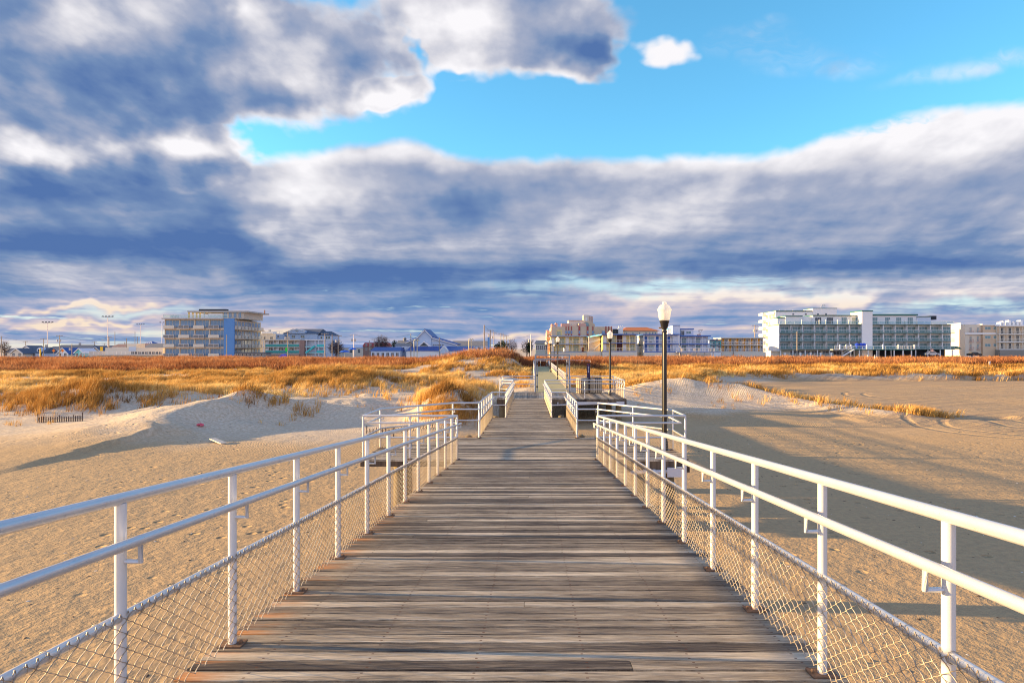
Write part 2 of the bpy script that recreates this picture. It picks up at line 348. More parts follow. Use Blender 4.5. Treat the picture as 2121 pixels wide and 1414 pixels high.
def sand_mat():
    m = bpy.data.materials.new('sand'); m.use_nodes = True; t = m.node_tree; q = G(t); b = t.nodes['Principled BSDF']
    b.inputs['Roughness'].default_value = 0.95; b.inputs['Specular IOR Level'].default_value = 0.15
    co = q.n('ShaderNodeNewGeometry').outputs['Position']; x, y, z = q.sep(co); co2 = q.xyz(x, y, 0.0)
    at = q.n('ShaderNodeAttribute', attribute_name='dry').outputs['Fac']
    n = q.noise(co2, 0.35, 5, 0.6); nf = q.noise(co2, 6.0, 4, 0.7)
    c = q.mix(q.ss(q.m('ADD', at, q.m('MULTIPLY', q.m('SUBTRACT', n, .5), .6)), 0, 1), (.54, .37, .19, 1), (.74, .635, .49, 1))
    c = q.mix(q.ss(nf, .3, .75), q.mix(0.7, c, (.38, .265, .15, 1)), c)
    # scattered shell and seaweed specks
    vo = q.n('ShaderNodeTexVoronoi'); q.put(vo.inputs['Vector'], q.v('MULTIPLY', co2, (1, 2.2, 1))); vo.inputs['Scale'].default_value = 2.6
    sp = q.m('MULTIPLY', q.m('LESS_THAN', vo.outputs['Distance'], 0.09), q.m('GREATER_THAN', q.noise(co2, .5, 2, .5), .52))
    c = q.mix(q.m('MULTIPLY', sp, .5), c, (.13, .10, .08, 1))
    # tyre tracks on the drive lane at the right
    dd = q.m('ADD', q.m('MULTIPLY', x, -0.50), q.m('MULTIPLY', y, 0.87)); wv_ = q.noise(q.v('MULTIPLY', co2, (.02, .02, 1)), 1, 2, .5)
    lane = q.noise(q.xyz(q.m('ADD', q.m('MULTIPLY', dd, 1.6), q.m('MULTIPLY', wv_, 9)), q.m('MULTIPLY', x, .02)), 1.4, 4, .7)
    msk = q.m('MULTIPLY', q.ss(x, 14, 24), q.m('MULTIPLY', q.ss(y, 28, 40), q.ss(y, 103, 97)))
    msk = q.m('MULTIPLY', msk, q.ss(q.m('SUBTRACT', y, q.m('MULTIPLY', x, .65)), 8, 20))
    c = q.mix(q.m('MULTIPLY', q.ss(lane, .45, .62), q.m('MULTIPLY', msk, .6)), c, (.27, .195, .145, 1))
    q.put(b.inputs['Base Color'], c)
    # footprints, ripples, grain
    v2 = q.n('ShaderNodeTexVoronoi'); q.put(v2.inputs['Vector'], co2); v2.inputs['Scale'].default_value = 1.7; v2.inputs['Randomness'].default_value = 1
    foot = q.ss(v2.outputs['Distance'], .05, .22, -1, 0)
    foot = q.m('MULTIPLY', foot, q.ss(q.noise(co2, .16, 2, .5), .48, .6))
    rp = q.n('ShaderNodeTexWave', bands_direction='X'); q.put(rp.inputs['Vector'], co2); rp.inputs['Scale'].default_value = 2.6; rp.inputs['Distortion'].default_value = 5; rp.inputs['Detail'].default_value = 2; rp.inputs['Detail Scale'].default_value = .6
    rip = q.m('MULTIPLY', rp.outputs['Fac'], q.m('MULTIPLY', q.ss(y, 24, 32), q.ss(q.noise(q.v('ADD', co2, (7, 3, 0)), .12, 2, .5), .45, .6)))
    h = q.m('ADD', q.m('MULTIPLY', foot, q.ss(y, 44, 34, .5, 3.0)), q.m('ADD', q.m('MULTIPLY', rip, .35), q.m('ADD', q.m('MULTIPLY', nf, .5), q.m('MULTIPLY', q.noise(co2, 1.3, 5, .65), 1.6))))
    h = q.m('ADD', h, q.m('MULTIPLY', q.m('MULTIPLY', lane, msk), 2.5))
    # looping wheel ruts beside the lane
    for cx_, cy_, rr_ in ((27.5, 37.5, 4.2), (27.5, 37.5, 5.9), (31, 40, 3.0), (31, 40, 4.7), (38, 62, 7.0), (38, 62, 8.7)):
        dr = q.m('ABSOLUTE', q.m('SUBTRACT', q.v('DISTANCE', q.v('MULTIPLY_ADD', q.noise(co2, .3, 2, .5, col=True), (.8, .8, 0), co2), (cx_, cy_, 0)), rr_))
        h = q.m('SUBTRACT', h, q.m('MULTIPLY', q.ss(dr, .32, .05), q.m('MULTIPLY', q.ss(x, cx_ + 2, cx_ - 1), 1.7)))
    bp = q.n('ShaderNodeBump'); bp.inputs['Strength'].default_value = .7; bp.inputs['Distance'].default_value = .07; q.put(bp.inputs['Height'], h); q.put(b.inputs['Normal'], bp.outputs[0])
    return m
tag(np_obj('sand_ground', np.stack([XX.ravel(), YY.ravel(), ZZ.ravel()], 1), gf, sand_mat(), smooth=True, attr={'dry': dry}), kind='structure')
# ------------------------------------------------------------------ boardwalk
def deck_z(Y):        # walking surface
    return float(np.interp(Y, [-6, 16.4, 20.4, 28, 38.5, 44.4, 110], [E - 1.49 + .0714 * 6, 1.64, 1.64, 1.47, 1.47, 1.47, 1.47]))
def wood_mat(name, axis_x=True, dark=(.085, .066, .05), mid=(.31, .25, .175), light=(.68, .58, .43), rust=True, gloss=.75):
    m = bpy.data.materials.new(name); m.use_nodes = True; t = m.node_tree; q = G(t); b = t.nodes['Principled BSDF']
    b.inputs['Roughness'].default_value = gloss; b.inputs['Specular IOR Level'].default_value = .3
    pos = q.n('ShaderNodeNewGeometry').outputs['Position']; x, y, z = q.sep(pos)
    r = q.n('ShaderNodeAttribute', attribute_name='rnd').outputs['Fac']
    if not axis_x: x, y = y, x
    off = q.m('MULTIPLY', r, 37.0)
    gr = q.noise(q.xyz(q.m('ADD', q.m('MULTIPLY', x, 2.8), off), q.m('MULTIPLY', y, 85), off), 1.6, 10, .74, dist=.3)      # grain along the board
    gr2 = q.noise(q.xyz(q.m('ADD', q.m('MULTIPLY', x, .7), off), q.m('MULTIPLY', y, 6), off), 1.2, 4, .6)
    cl = q.noise(q.xyz(x, q.m('MULTIPLY', y, 1), 0), .9, 3, .5)
    a = q.m('ADD', q.m('MULTIPLY', q.m('SUBTRACT', gr, .5), 1.55), q.m('ADD', q.m('MULTIPLY', q.m('SUBTRACT', r, .5), .42), q.m('MULTIPLY', q.m('SUBTRACT', gr2, .5), .75)))
    a = q.m('ADD', q.m('ADD', a, .47), q.m('MULTIPLY', q.m('SUBTRACT', cl, .5), .35))
    c = q.ramp(a, [(0.0, (.028, .02, .02)), (.25, dark), (.52, mid), (.8, light), (1.0, tuple(min(1, k_ * 1.25) for k_ in light))])
    # long drying cracks
    crk = q.noise(q.xyz(q.m('ADD', q.m('MULTIPLY', x, .9), off), q.m('MULTIPLY', y, 90), off), 1.3, 3, .5)
    c = q.mix(q.ss(crk, .66, .72, 0, .8), c, (.02, .016, .016, 1))
    if rust:
        fx = q.m('ABSOLUTE', q.m('SUBTRACT', q.m('FRACT', q.m('ADD', q.m('DIVIDE', x, .61), q.m('MULTIPLY', r, .03))), .5))
        fy = q.m('ABSOLUTE', q.m('SUBTRACT', q.m('FRACT', q.m('DIVIDE', y, .0705)), .5))
        nail = q.m('MULTIPLY', q.m('LESS_THAN', fx, .012), q.m('LESS_THAN', fy, .11))
        c = q.mix(q.m('MULTIPLY', nail, .8), c, (.10, .035, .015, 1))
        edge = q.ss(q.m('ADD', x, q.m('MULTIPLY', gr, .55)), -1.28, -1.60)
        edge = q.m('MULTIPLY', edge, q.m('MULTIPLY', q.ss(gr2, .46, .60), q.m('MULTIPLY', q.ss(y, 13, 6), q.m('GREATER_THAN', x, -1.9))))
        c = q.mix(q.m('MULTIPLY', edge, .8), c, (.55, .21, .04, 1))
    q.put(b.inputs['Base Color'], c)
    bp = q.n('ShaderNodeBump'); bp.inputs['Strength'].default_value = .6; bp.inputs['Distance'].default_value = .006
    q.put(bp.inputs['Height'], q.m('SUBTRACT', gr, q.ss(crk, .64, .72, 0, .8))); q.put(b.inputs['Normal'], bp.outputs[0]); return m
M_deck = wood_mat('weathered_deck_boards'); M_deckY = wood_mat('weathered_landing_boards', axis_x=False, rust=False, dark=(.16, .13, .10), mid=(.30, .25, .19), light=(.48, .41, .31))
M_timber = wood_mat('creosoted_timber', rust=False, dark=(.05, .035, .025), mid=(.13, .09, .06), light=(.26, .18, .11))
M_brown = mat('orange_brown_timber', (.30, .15, .06), .8, var=.35, scale=9, bump=.5)
M_pile = mat('old_pile_wood', (.20, .15, .08), .9, var=.5, scale=7, bump=.8, bscale=14)
M_alu = None
def paint_mat():
    m = bpy.data.materials.new('off_white_painted_pipe'); m.use_nodes = True; t = m.node_tree; q = G(t); b = t.nodes['Principled BSDF']
    co = q.n('ShaderNodeNewGeometry').outputs['Position']; n = q.noise(co, 4, 4, .6); f = q.noise(co, 26, 4, .7)
    c = q.mix(n, (.52, .54, .57, 1), (.70, .70, .72, 1)); c = q.mix(q.ss(f, .60, .78, 0, .5), c, (.40, .35, .29, 1)); c = q.mix(q.ss(q.noise(co, 60, 3, .6), .70, .76, 0, .8), c, (.36, .16, .06, 1))
    q.put(b.inputs['Base Color'], c); b.inputs['Roughness'].default_value = .32; b.inputs['Specular IOR Level'].default_value = .6; b.inputs['Metallic'].default_value = .45
    bp = q.n('ShaderNodeBump'); bp.inputs['Strength'].default_value = .15; bp.inputs['Distance'].default_value = .002; q.put(bp.inputs['Height'], f); q.put(b.inputs['Normal'], bp.outputs[0]); return m
M_pipe = paint_mat()
def wire_mat():
    m = bpy.data.materials.new('galvanised_wire'); m.use_nodes = True; t = m.node_tree; q = G(t); b = t.nodes['Principled BSDF']
    co = q.n('ShaderNodeNewGeometry').outputs['Position']; n = q.noise(co, 3, 4, .6)
    q.put(b.inputs['Base Color'], q.mix(q.ss(n, .35, .7), (.46, .41, .34, 1), (.36, .28, .20, 1))); b.inputs['Roughness'].default_value = .5; b.inputs['Metallic'].default_value = .3; return m
M_wire = wire_mat()
M_rust = mat('rusty_steel', (.17, .10, .06), .85, var=.7, scale=40, bump=.3)
M_post = None
def post_mat():
    m = bpy.data.materials.new('painted_post_rusting_at_foot'); m.use_nodes = True; t = m.node_tree; q = G(t); b = t.nodes['Principled BSDF']
    pos = q.n('ShaderNodeNewGeometry').outputs['Position']; h = q.n('ShaderNodeAttribute', attribute_name='rnd').outputs['Fac']
    n = q.noise(pos, 14, 5, .7); n2 = q.noise(pos, 3, 3, .5)
    c = q.mix(n2, (.60, .61, .63, 1), (.76, .76, .77, 1))
    q.put(b.inputs['Base Color'], q.mix(q.ss(q.m('ADD', n, q.m('MULTIPLY', h, -1.0)), .42, .60, 0, .9), c, (.42, .17, .05, 1)))
    b.inputs['Roughness'].default_value = .38; b.inputs['Metallic'].default_value = .15; b.inputs['Specular IOR Level'].default_value = .5; return m
M_postp = post_mat()
BW = empty('boardwalk', (0, 0, 0), 'long weathered wooden boardwalk stepping down over the sand towards the town', 'boardwalk')
def planks_x(name, spans, y0, y1, m=M_deck, pw=.141, gap=.014):
    """boards running across, spans(y)->(x0,x1)"""
    mb = MB(); y = y0
    while y < y1 - .02:
        x0, x1 = spans(y + pw / 2); r = random.random(); z = deck_z(y) + random.uniform(-.003, .002); z2 = deck_z(y + pw) + random.uniform(-.003, .002)
        cuts = [x0, x1]
        if x1 - x0 > 3 and random.random() < .16: cuts = [x0, random.choice([-1.28, -.67, -.06, .55]), x1]
        for a, b in zip(cuts[:-1], cuts[1:]):
            rr = r + random.uniform(-.25, .25) if len(cuts) > 2 else r
            e = .004
            vs = []
            for yy, zz in ((y, z), (y + pw - gap, z2)):
                vs += [(a + (.002 if a != x0 else random.uniform(0, .012)), yy, zz), (b - .002 - (random.uniform(0, .012) if b == x1 else 0), yy, zz)]
            A0, B0, A1, B1 = vs
            top = [(A0[0], A0[1] + e, A0[2]), (B0[0], B0[1] + e, B0[2]), (B1[0], B1[1] - e, B1[2]), (A1[0], A1[1] - e, A1[2])]
            mid = [(p[0], q_[1], p[2] - e) for p, q_ in zip((A0, B0, B1, A1), (A0, B0, B1, A1))]
            bot = [(p[0], p[1], p[2] - .04) for p in mid]
            mb.add(top + mid + bot, [(0, 1, 2, 3)] + [(i, 4 + i, 4 + (i + 1) % 4, (i + 1) % 4)[::1] for i in range(4)] + [(4 + i, 8 + i, 8 + (i + 1) % 4, 4 + (i + 1) % 4) for i in range(4)] + [(11, 10, 9, 8)], rr)
        y += pw
    return mb.build(name, m, BW, attr=True)
L1 = [(-4.12, 16.42), (-4.12, 18.3), (-2.35, 20.4), (1.98, 20.4), (3.72, 18.0), (3.72, 16.42)]     # landing outline
def land_span(y):
    if y < 18.15: return (-4.14, 3.78)
    t = (y - 18.15) / 2.25; return (-4.14 + t * 1.75, 3.78 - t * 1.78)
planks_x('ramp_deck', lambda y: (-1.9, 1.68), -5.0, 16.40)
planks_x('landing_deck', land_span, 16.40, 20.42)
planks_x('lower_walk_deck', lambda y: (-1.70, 1.44), 20.42, 28.05)
planks_x('narrow_walk_deck', lambda y: (-1.16, .84), 28.05, 38.5)
mb = MB(); x = -2.02
while x < 5.3:                                     # second landing: boards run the other way
    r = random.random(); z = 1.47 + random.uniform(-.006, .006); mb.box(x, x + .134, 38.5, 44.4, z - .04, z, r); x += .141
mb.build('far_landing_deck', M_deckY, BW, attr=True)
M_path = mat('sand_dusted_olive_path', (.42, .38, .20), .9, var=.25, scale=1.2, bump=.3, bscale=9)
mb = MB(); 
for k_ in range(54):
    y = 44.41 + k_ * 1.2; mb.box(.12, 2.42, y, min(y + 1.19, 109), 1.38, 1.472 + random.uniform(-.004, .004), random.random())
mb.box(2.42, 9.5, 106.6, 109, 1.38, 1.474)
mb.build('path_slab', M_path, BW)
# beams, joists, piles
mb = MB()
for xj in (-1.83, -1.2, -.6, 0.0, .6, 1.61):
    for a, b in ((-5, 16.38),): mb.bar((xj, a, deck_z(a) - .175), (xj, b, deck_z(b) - .175), .08, .26)
for xj in (-4.08, -3.2, -2.3, 2.2, 3.0, 3.70): mb.box(xj - .04, xj + .04, 16.46, 18.1, 1.34 if xj > 0 else 1.47, 1.598)
mb.box(-4.14, -1.95, 16.41, 16.46, 1.47, 1.597); mb.box(-1.95, 3.78, 16.41, 16.46, 1.33, 1.597)
for a, b in (((-4.1, 18.2), (-2.38, 20.4)), ((3.74, 18.2), (2.0, 20.4))): mb.bar((a[0], a[1], 1.46), (b[0], b[1], 1.46), .06, .27)
mb.box(-2.4, 2.0, 20.36, 20.40, 1.33, 1.597)
for xj in (-1.6, -.6, .4, 1.35): mb.box(xj - .04, xj + .04, 20.45, 28.0, 1.17, 1.425)
for xj in (-1.08, -.2, .76): mb.box(xj - .04, xj + .04, 28.1, 38.4, 1.17, 1.428)
mb.box(-2.02, 5.3, 38.44, 38.495, 1.12, 1.425); mb.box(5.24, 5.3, 38.5, 44.4, 1.12, 1.425); mb.box(-2.02, -1.97, 38.5, 44.4, 1.12, 1.425)
for k_ in range(8): mb.box(-1.9, 5.2, 39.0 + k_ * .75, 39.08 + k_ * .75, 1.15, 1.42)
mb.build('beams', M_timber, BW, attr=True)
mbs = [(-1.45, 2.6), (1.25, 2.6), (-1.45, 7.2), (1.25, 7.2), (-1.45, 11.8), (1.25, 11.8), (-3.4, 17.5), (-1.4, 16.7), (1.3, 16.7), (3.32, 16.75), (-3.4, 18.4), (2.9, 18.6), (-1.35, 20.9), (1.1, 20.9), (-1.4, 28.6), (1.0, 28.6),
       (-1.0, 33.6), (.7, 33.6), (-1.75, 39.0), (.4, 39.0), (3.7, 39.0), (4.9, 38.9), (4.4, 39.4), (2.2, 39.0)]
for i, (px_, py_) in enumerate(mbs):
    zt = deck_z(py_) - (.16 if i != 9 else .30); r0 = .16 if i not in (20, 21, 22) else .17
    MB().lathe((px_, py_, 0), [(r0, -1.6), (r0 * 1.02, zt * .5), (r0 * .93, zt - .06), (r0 * .86, zt - .01), (r0 * .3, zt)], 14).build('pile', M_pile, BW, smooth=True)
for yy in (2.6, 7.2, 11.8): mb = MB().box(-1.9, 1.68, yy - .3, yy - .16, deck_z(yy) - .58, deck_z(yy) - .31); mb.build('cross_beam', M_timber, BW, attr=True)
for a in ((-2.25, -1.32, 27.95, .98, 1.28), (.62, 1.75, 28.2, .95, 1.24), (-2.3, -1.75, 20.6, 1.3, 1.62), (1.35, 2.0, 20.75, 1.05, 1.45)):
    MB().box(a[0], a[1], a[2], a[2] + .12, a[3], a[4]).build('notch_timber', M_brown, BW)
for x_, y_ in ((-1.52, 28.4), (-1.95, 20.9), (1.5, 21.1), (1.2, 28.6)):
    MB().lathe((x_, y_, 0), [(.13, .2), (.14, .9), (.15, 1.0), (.12, 1.05), (.13, 1.35), (.11, 1.62 if y_ < 22 else 1.5), (.03, 1.66 if y_ < 22 else 1.52)], 12).build('pile', M_pile, BW, smooth=True)
# bolt knobs, conduit
mb = MB(); mb.lathe((0, 0, 0), [(.0, -.06), (.05, -.045), (.065, 0), (.05, .045), (.0, .06)], 12); mb.v = [(x_ + 3.40, z_ + 16.52, y_ + 1.02) for x_, y_, z_ in mb.v]; mb.build('bolt_cap', M_pipe, BW, smooth=True)
M_conduit = mat('pale_plastic_conduit', (.62, .62, .66), .45, var=.08)
for y0_, xa, xb, z_ in ((16.36, 2.35, 3.25, 1.36), (38.36, .95, 4.75, 1.24)):
    mb = MB().tube([(xa, y0_, z_ - (.12 if y0_ > 30 else .02)), (xb, y0_, z_)], .045, 10)
    for k_ in range(4): 
        xx = xa + (xb - xa) * (k_ + .5) / 4; mb.tube([(xx - .03, y0_, z_), (xx + .03, y0_, z_)], .056, 10)
    cd = mb.build('conduit', M_conduit, BW, smooth=True)
    MB().box(xb - .02, xb + .38, y0_ - .09, y0_ + .05, z_ - .1, z_ + .09).box(xb - .04, xb + .40, y0_ - .10, y0_ - .085, z_ - .115, z_ + .105).build('junction_box', M_conduit, cd)

# ------------------------------------------------------------------ railings
def chainlink(a, b, h, nrm, p=.052, q=.030, r=.0023, sub=3, z0=.03):
    """woven wires between deck points a and b; returns verts, quads"""
    a, b = np.array(a, float), np.array(b, float); L = np.hypot(*(b - a)[:2]); t = (b - a) / L; n = np.array(nrm, float)
    NW = max(2, int(L / p)); p = L / NW; m = int(round(h / q)); q = h / m
    ks = np.arange(m * sub + 1) / sub; ph = ks % 2; tri = np.where(ph <= 1, 1 - 2 * ph, -3 + 2 * ph)      # triangle wave +1..-1
    tri = np.clip(np.sin(tri * np.pi / 2 * .94) * 1.0, -1, 1) * .45 + tri * .58
    out = np.cos(ks * np.pi) * 0.0
    i = np.arange(NW); sgn = np.where(i % 2 == 0, 1, -1)
    s = (i[:, None] + .5) * p + sgn[:, None] * tri[None] * p / 2
    d = sgn[:, None] * np.sin(ks * np.pi)[None] * .0042
    z = z0 + ks[None] * q + 0 * s
    C = a[None, None] + s[..., None] * t[None, None]; C = C + d[..., None] * n[None, None]; C[..., 2] += z
    # twisted selvage above the pipe, ending in a small hook
    S = 3 if sub < 3 else 4; ang = np.arange(S) * 2 * np.pi / S; hor = np.array([t[0], t[1], 0]); hor /= np.linalg.norm(hor)
    ring = r * (np.cos(ang)[:, None] * hor + np.sin(ang)[:, None] * n)
    Vv = (C[:, :, None, :] + ring[None, None]).reshape(-1, 3); K = ks.size
    base = (np.arange(NW)[:, None, None] * K + np.arange(K - 1)[None, :, None]) * S; j = np.arange(S)[None, None]; j2 = (np.arange(S) + 1)[None, None] % S
    Fq = np.stack([base + j, base + j2, base + S + j2, base + S + j], -1).reshape(-1, 4)
    return Vv, Fq
def railing(pts, label, side=1, spacing=1.114, start=.0, mesh_p=.055, sub=3, group=None, posts=None, mesh=True, hand=True, end_caps=True, top=1.045, foot=True, brackets=True):
    """pts: deck-level polyline (x,y,z); side=+1 walkway lies to the left of the direction of travel"""
    P = [Vector(p) for p in pts]; root = empty('railing', P[0], label, 'railing', group)
    up = lambda h, off=0.0: [Vector((p.x, p.y, p.z + h)) + nn * off for p, nn in zip(P, NN)]
    segn = []
    for a, b in zip(P[:-1], P[1:]):
        t = (b - a); t.z = 0; t.normalize(); segn.append(Vector((-t.y, t.x, 0)) * side)
    NN = []
    for i in range(len(P)):
        if i == 0: NN.append(segn[0])
        elif i == len(P) - 1: NN.append(segn[-1])
        else:
            nn = (segn[i - 1] + segn[i]); nn = nn / max(.5, nn.length_squared / 2); NN.append(nn)
    MB().tube(up(top), .0262, 14).build('top_rail', M_pipe, root, smooth=True)
    if hand:
        off = .088; hp = up(.865, off); e0 = (hp[1] - hp[0]).normalized(); e1 = (hp[-1] - hp[-2]).normalized()
        hp[0] = hp[0] - e0 * .02; hp[-1] = hp[-1] + e1 * .02
        MB().tube(hp, .0232, 12).build('handrail', M_pipe, root, smooth=True)
    if mesh: MB().tube(up(.525), .021, 12).build('mesh_rail', M_pipe, root, smooth=True)
    # joint sleeves are only hairline rings
    mbp = None
    for (a, b, n) in zip(P[:-1], P[1:], segn):
        L = (b - a).length; t = (b - a) / L
        if posts is not None and len(P) == 2: ds = posts
        else:
            k_ = max(1, round(L / spacing)); ds = [L * i / k_ for i in range(k_ + 1)]
            if a is not P[0]: ds = ds[1:]
        for dd in ds:
            c = a + t * dd; w = .0245
            mbp = MB(); mbp.lathe(tuple(c), [(w, 0.0), (w, .12), (w, .25), (w, .5), (w, top - .02)], 12); mbp.r = [min(1, (v[2] - c.z) * 1.6) for v in mbp.v]
            po = mbp.build('post', M_postp, root, smooth=True, attr=True)
            if foot:
                f = MB(); f.bar(c + n * .07 + Vector((0, 0, .006)), c - n * .07 + Vector((0, 0, .006)), .11, .011)
                f.lathe(c + n * .052 + Vector((0, 0, .011)), [(.012, 0), (.012, .012), (.006, .02)], 6); f.build('foot_plate', M_rust, po)
            if hand and brackets:
                o_ = c + n * .02 + t * .0; zb = .815
                MB().tube([c + n * .02 + Vector((0, 0, zb - .045)), c + n * .088 + Vector((0, 0, zb - .045)), c + n * .088 + Vector((0, 0, .85))], .0115, 8).build('handrail_bracket', M_pipe, root, smooth=True)
        if mesh:
            nn = tuple(n * 1.0); aa = a + n * .026; bb = b + n * .026
            Vv, Fq = chainlink(aa, bb, .515, nn, mesh_p, mesh_p * .6, (.0031 if sub > 2 else .0033), sub)
            mt = MB(); k_ = int(L / .30)
            for i in range(1, k_):
                c = a + t * (L * i / k_) + Vector((0, 0, .525)); ring = []
                for j in range(9):
                    an = j * 2 * math.pi / 8; ring.append(c + n * (.026 * math.cos(an)) + Vector((0, 0, .026 * math.sin(an))) + t * (.006 * j / 8))
                mt.tube(ring, .0016, 4, cap=False)
            if sub >= 3:
                for i in range(int(L / mesh_p)):     # knuckled wire ends lapped over the pipe
                    c = a + t * ((i + .5) * mesh_p) + n * .030 + Vector((0, 0, .535))
                    mt.tube([c + t * -.006, c + t * .004 + Vector((0, 0, .018)) , c + t * .010 + Vector((0, 0, .002)), c + t * .006 - Vector((0, 0, .016))], .0017, 4, cap=False)
            if mt.v: Vv, Fq = np.concatenate([Vv, np.array(mt.v)]), np.concatenate([Fq, np.array(mt.f) + len(Vv)])
            np_obj('chain_link_mesh', Vv, Fq, M_wire, root)
    return root
def dz(x, y): return (x, y, deck_z(y))
xl, xr = -1.81, 1.56
lp = [3.0 + 1.117 * k_ - (-3.5) for k_ in range(-5, 12)]; rp = [2.56 + 1.114 * k_ + 3.5 for k_ in range(-5, 12)]
s_ = math.sqrt(1 + .0714 ** 2)
railing([dz(xl, -3.5), dz(xl, 16.4)], 'long pipe railing with chain-link panel along the left side of the near ramp', side=-1, posts=[p * s_ for p in lp] + [19.9 * s_])
railing([dz(xr, -3.5), dz(xr, 16.4)], 'long pipe railing with chain-link panel along the right side of the near ramp', side=1, posts=[p * s_ for p in rp] + [19.72 * s_, 19.9 * s_])
zl = 1.64
railing([(-1.83, 16.44, zl), (-4.08, 16.44, zl), (-4.08, 18.3, zl), (-2.38, 20.36, zl), (-1.58, 20.36, zl)], 'white railing wrapping round the left bay of the first landing', side=-1, spacing=1.5, sub=2)
railing([(1.58, 16.44, zl), (3.68, 16.44, zl), (3.68, 17.9, zl), (1.96, 20.36, zl), (1.32, 20.36, zl)], 'white railing wrapping round the right bay of the first landing beside the lamp', side=1, spacing=1.5, sub=2)
railing([dz(-1.60, 20.44), dz(-1.66, 28.0), dz(-1.10, 28.02)], 'left railing of the lower walk beyond the first landing', side=-1, spacing=1.2, sub=2)
railing([dz(1.34, 20.44), dz(1.40, 28.0), dz(.78, 28.02)], 'right railing of the lower walk beyond the first landing', side=1, spacing=1.2, sub=2)
railing([dz(-1.10, 28.1), dz(-1.08, 38.4)], 'left railing of the narrow walk before the far landing', side=-1, spacing=1.25, sub=1, mesh_p=.06)
railing([dz(.78, 28.1), dz(.68, 38.45)], 'right railing of the narrow walk before the far landing', side=1, spacing=1.25, sub=1, mesh_p=.06)
z4 = 1.47
railing([(-1.1, 38.6, z4), (-1.92, 39.6, z4), (-1.94, 44.3, z4), (.12, 44.32, z4)], 'railing boxing in the left side of the far landing beside the gate frame', side=-1, spacing=2.2, sub=1, mesh_p=.06)
railing([(.70, 38.58, z4), (5.2, 38.58, z4)], 'long front railing of the far landing above its dark fascia', side=1, spacing=2.3, sub=1, mesh_p=.06)
railing([(5.2, 38.75, z4), (5.24, 44.3, z4), (2.45, 44.34, z4)], 'railing round the back corner of the far landing behind the litter bins', side=1, spacing=1.2, sub=1, mesh_p=.06)
railing([(2.40, 44.6, z4), (2.40, 106.5, z4)], 'very long railing down the right side of the far path beside the lamp row', side=1, spacing=2.0, sub=1, mesh_p=.09, brackets=False, foot=False)
railing([(.14, 44.6, z4), (.14, 108.9, z4)], 'very long railing down the left side of the far path against the reddish brush', side=-1, spacing=2.0, sub=1, mesh_p=.09, brackets=False, foot=False)
railing([(.3, 109, z4), (2.3, 109, z4)], 'short cross railing closing the far end of the path', side=-1, spacing=1.0, mesh=False, hand=True, brackets=False, foot=False)
railing([(2.6, 106.4, z4), (9.0, 106.4, z4)], 'white side railing where the path turns right towards the motels', side=1, spacing=1.3, sub=1, mesh_p=.1, brackets=False, foot=False)

# ------------------------------------------------------------------ gate frame
M_gate = mat('grey_galvanised_gate', (.33, .34, .37), .5, metal=.3, var=.15)
M_black = mat('black_painted_steel', (.012, .012, .013), .28, var=.2, spec=.6)
gt = empty('gate_frame', (1.27, 44.5, z4), 'tall grey steel gate frame straddling the path at the end of the far landing', 'gate')
for x_ in (.19, 2.40): MB().box(x_ - .05, x_ + .05, 44.45, 44.55, z4, z4 + 2.48).build('upright', M_gate, gt)
MB().box(.24, 2.35, 44.46, 44.54, z4 + 2.38, z4 + 2.46).build('top_beam', M_gate, gt)
MB().box(.24, 2.35, 44.47, 44.53, z4 + 2.14, z4 + 2.20).build('lower_beam', M_gate, gt)
for x_ in (.31, 2.26):
    lf = MB().box(x_ - .03, x_ + .03, 44.56, 45.35, z4 + .06, z4 + .12).box(x_ - .03, x_ + .03, 44.56, 44.62, z4 + .12, z4 + 2.08).box(x_ - .03, x_ + .03, 45.29, 45.35, z4 + .12, z4 + 2.08).box(x_ - .03, x_ + .03, 44.62, 45.29, z4 + 2.02, z4 + 2.08).build('gate_leaf', M_gate, gt)
    for zz in (.35, 1.1, 1.85): MB().box(x_ - .055, x_ + .04, 44.515, 44.60, z4 + zz - .06, z4 + zz + .06).build('hinge', M_black, lf)

# ------------------------------------------------------------------ lamp posts
def globe_mat():
    m = bpy.data.materials.new('frosted_ribbed_glass'); m.use_nodes = True; t = m.node_tree; q = G(t); b = t.nodes['Principled BSDF']
    t.nodes.remove(b); df = q.n('ShaderNodeBsdfDiffuse'); df.inputs[0].default_value = (.93, .92, .89, 1); tr = q.n('ShaderNodeBsdfTranslucent'); tr.inputs[0].default_value = (.96, .95, .91, 1)
    gl = q.n('ShaderNodeBsdfGlossy'); gl.inputs['Roughness'].default_value = .12; mx = q.n('ShaderNodeMixShader'); mx.inputs[0].default_value = .6; t.links.new(df.outputs[0], mx.inputs[1]); t.links.new(tr.outputs[0], mx.inputs[2])
    m2 = q.n('ShaderNodeMixShader'); m2.inputs[0].default_value = .1; t.links.new(mx.outputs[0], m2.inputs[1]); t.links.new(gl.outputs[0], m2.inputs[2])
    tp = q.n('ShaderNodeBsdfTransparent'); m3 = q.n('ShaderNodeMixShader'); m3.inputs[0].default_value = .22; t.links.new(m2.outputs[0], m3.inputs[1]); t.links.new(tp.outputs[0], m3.inputs[2])
    t.links.new(m3.outputs[0], t.nodes['Material Output'].inputs[0]); return m
M_globe = globe_mat()
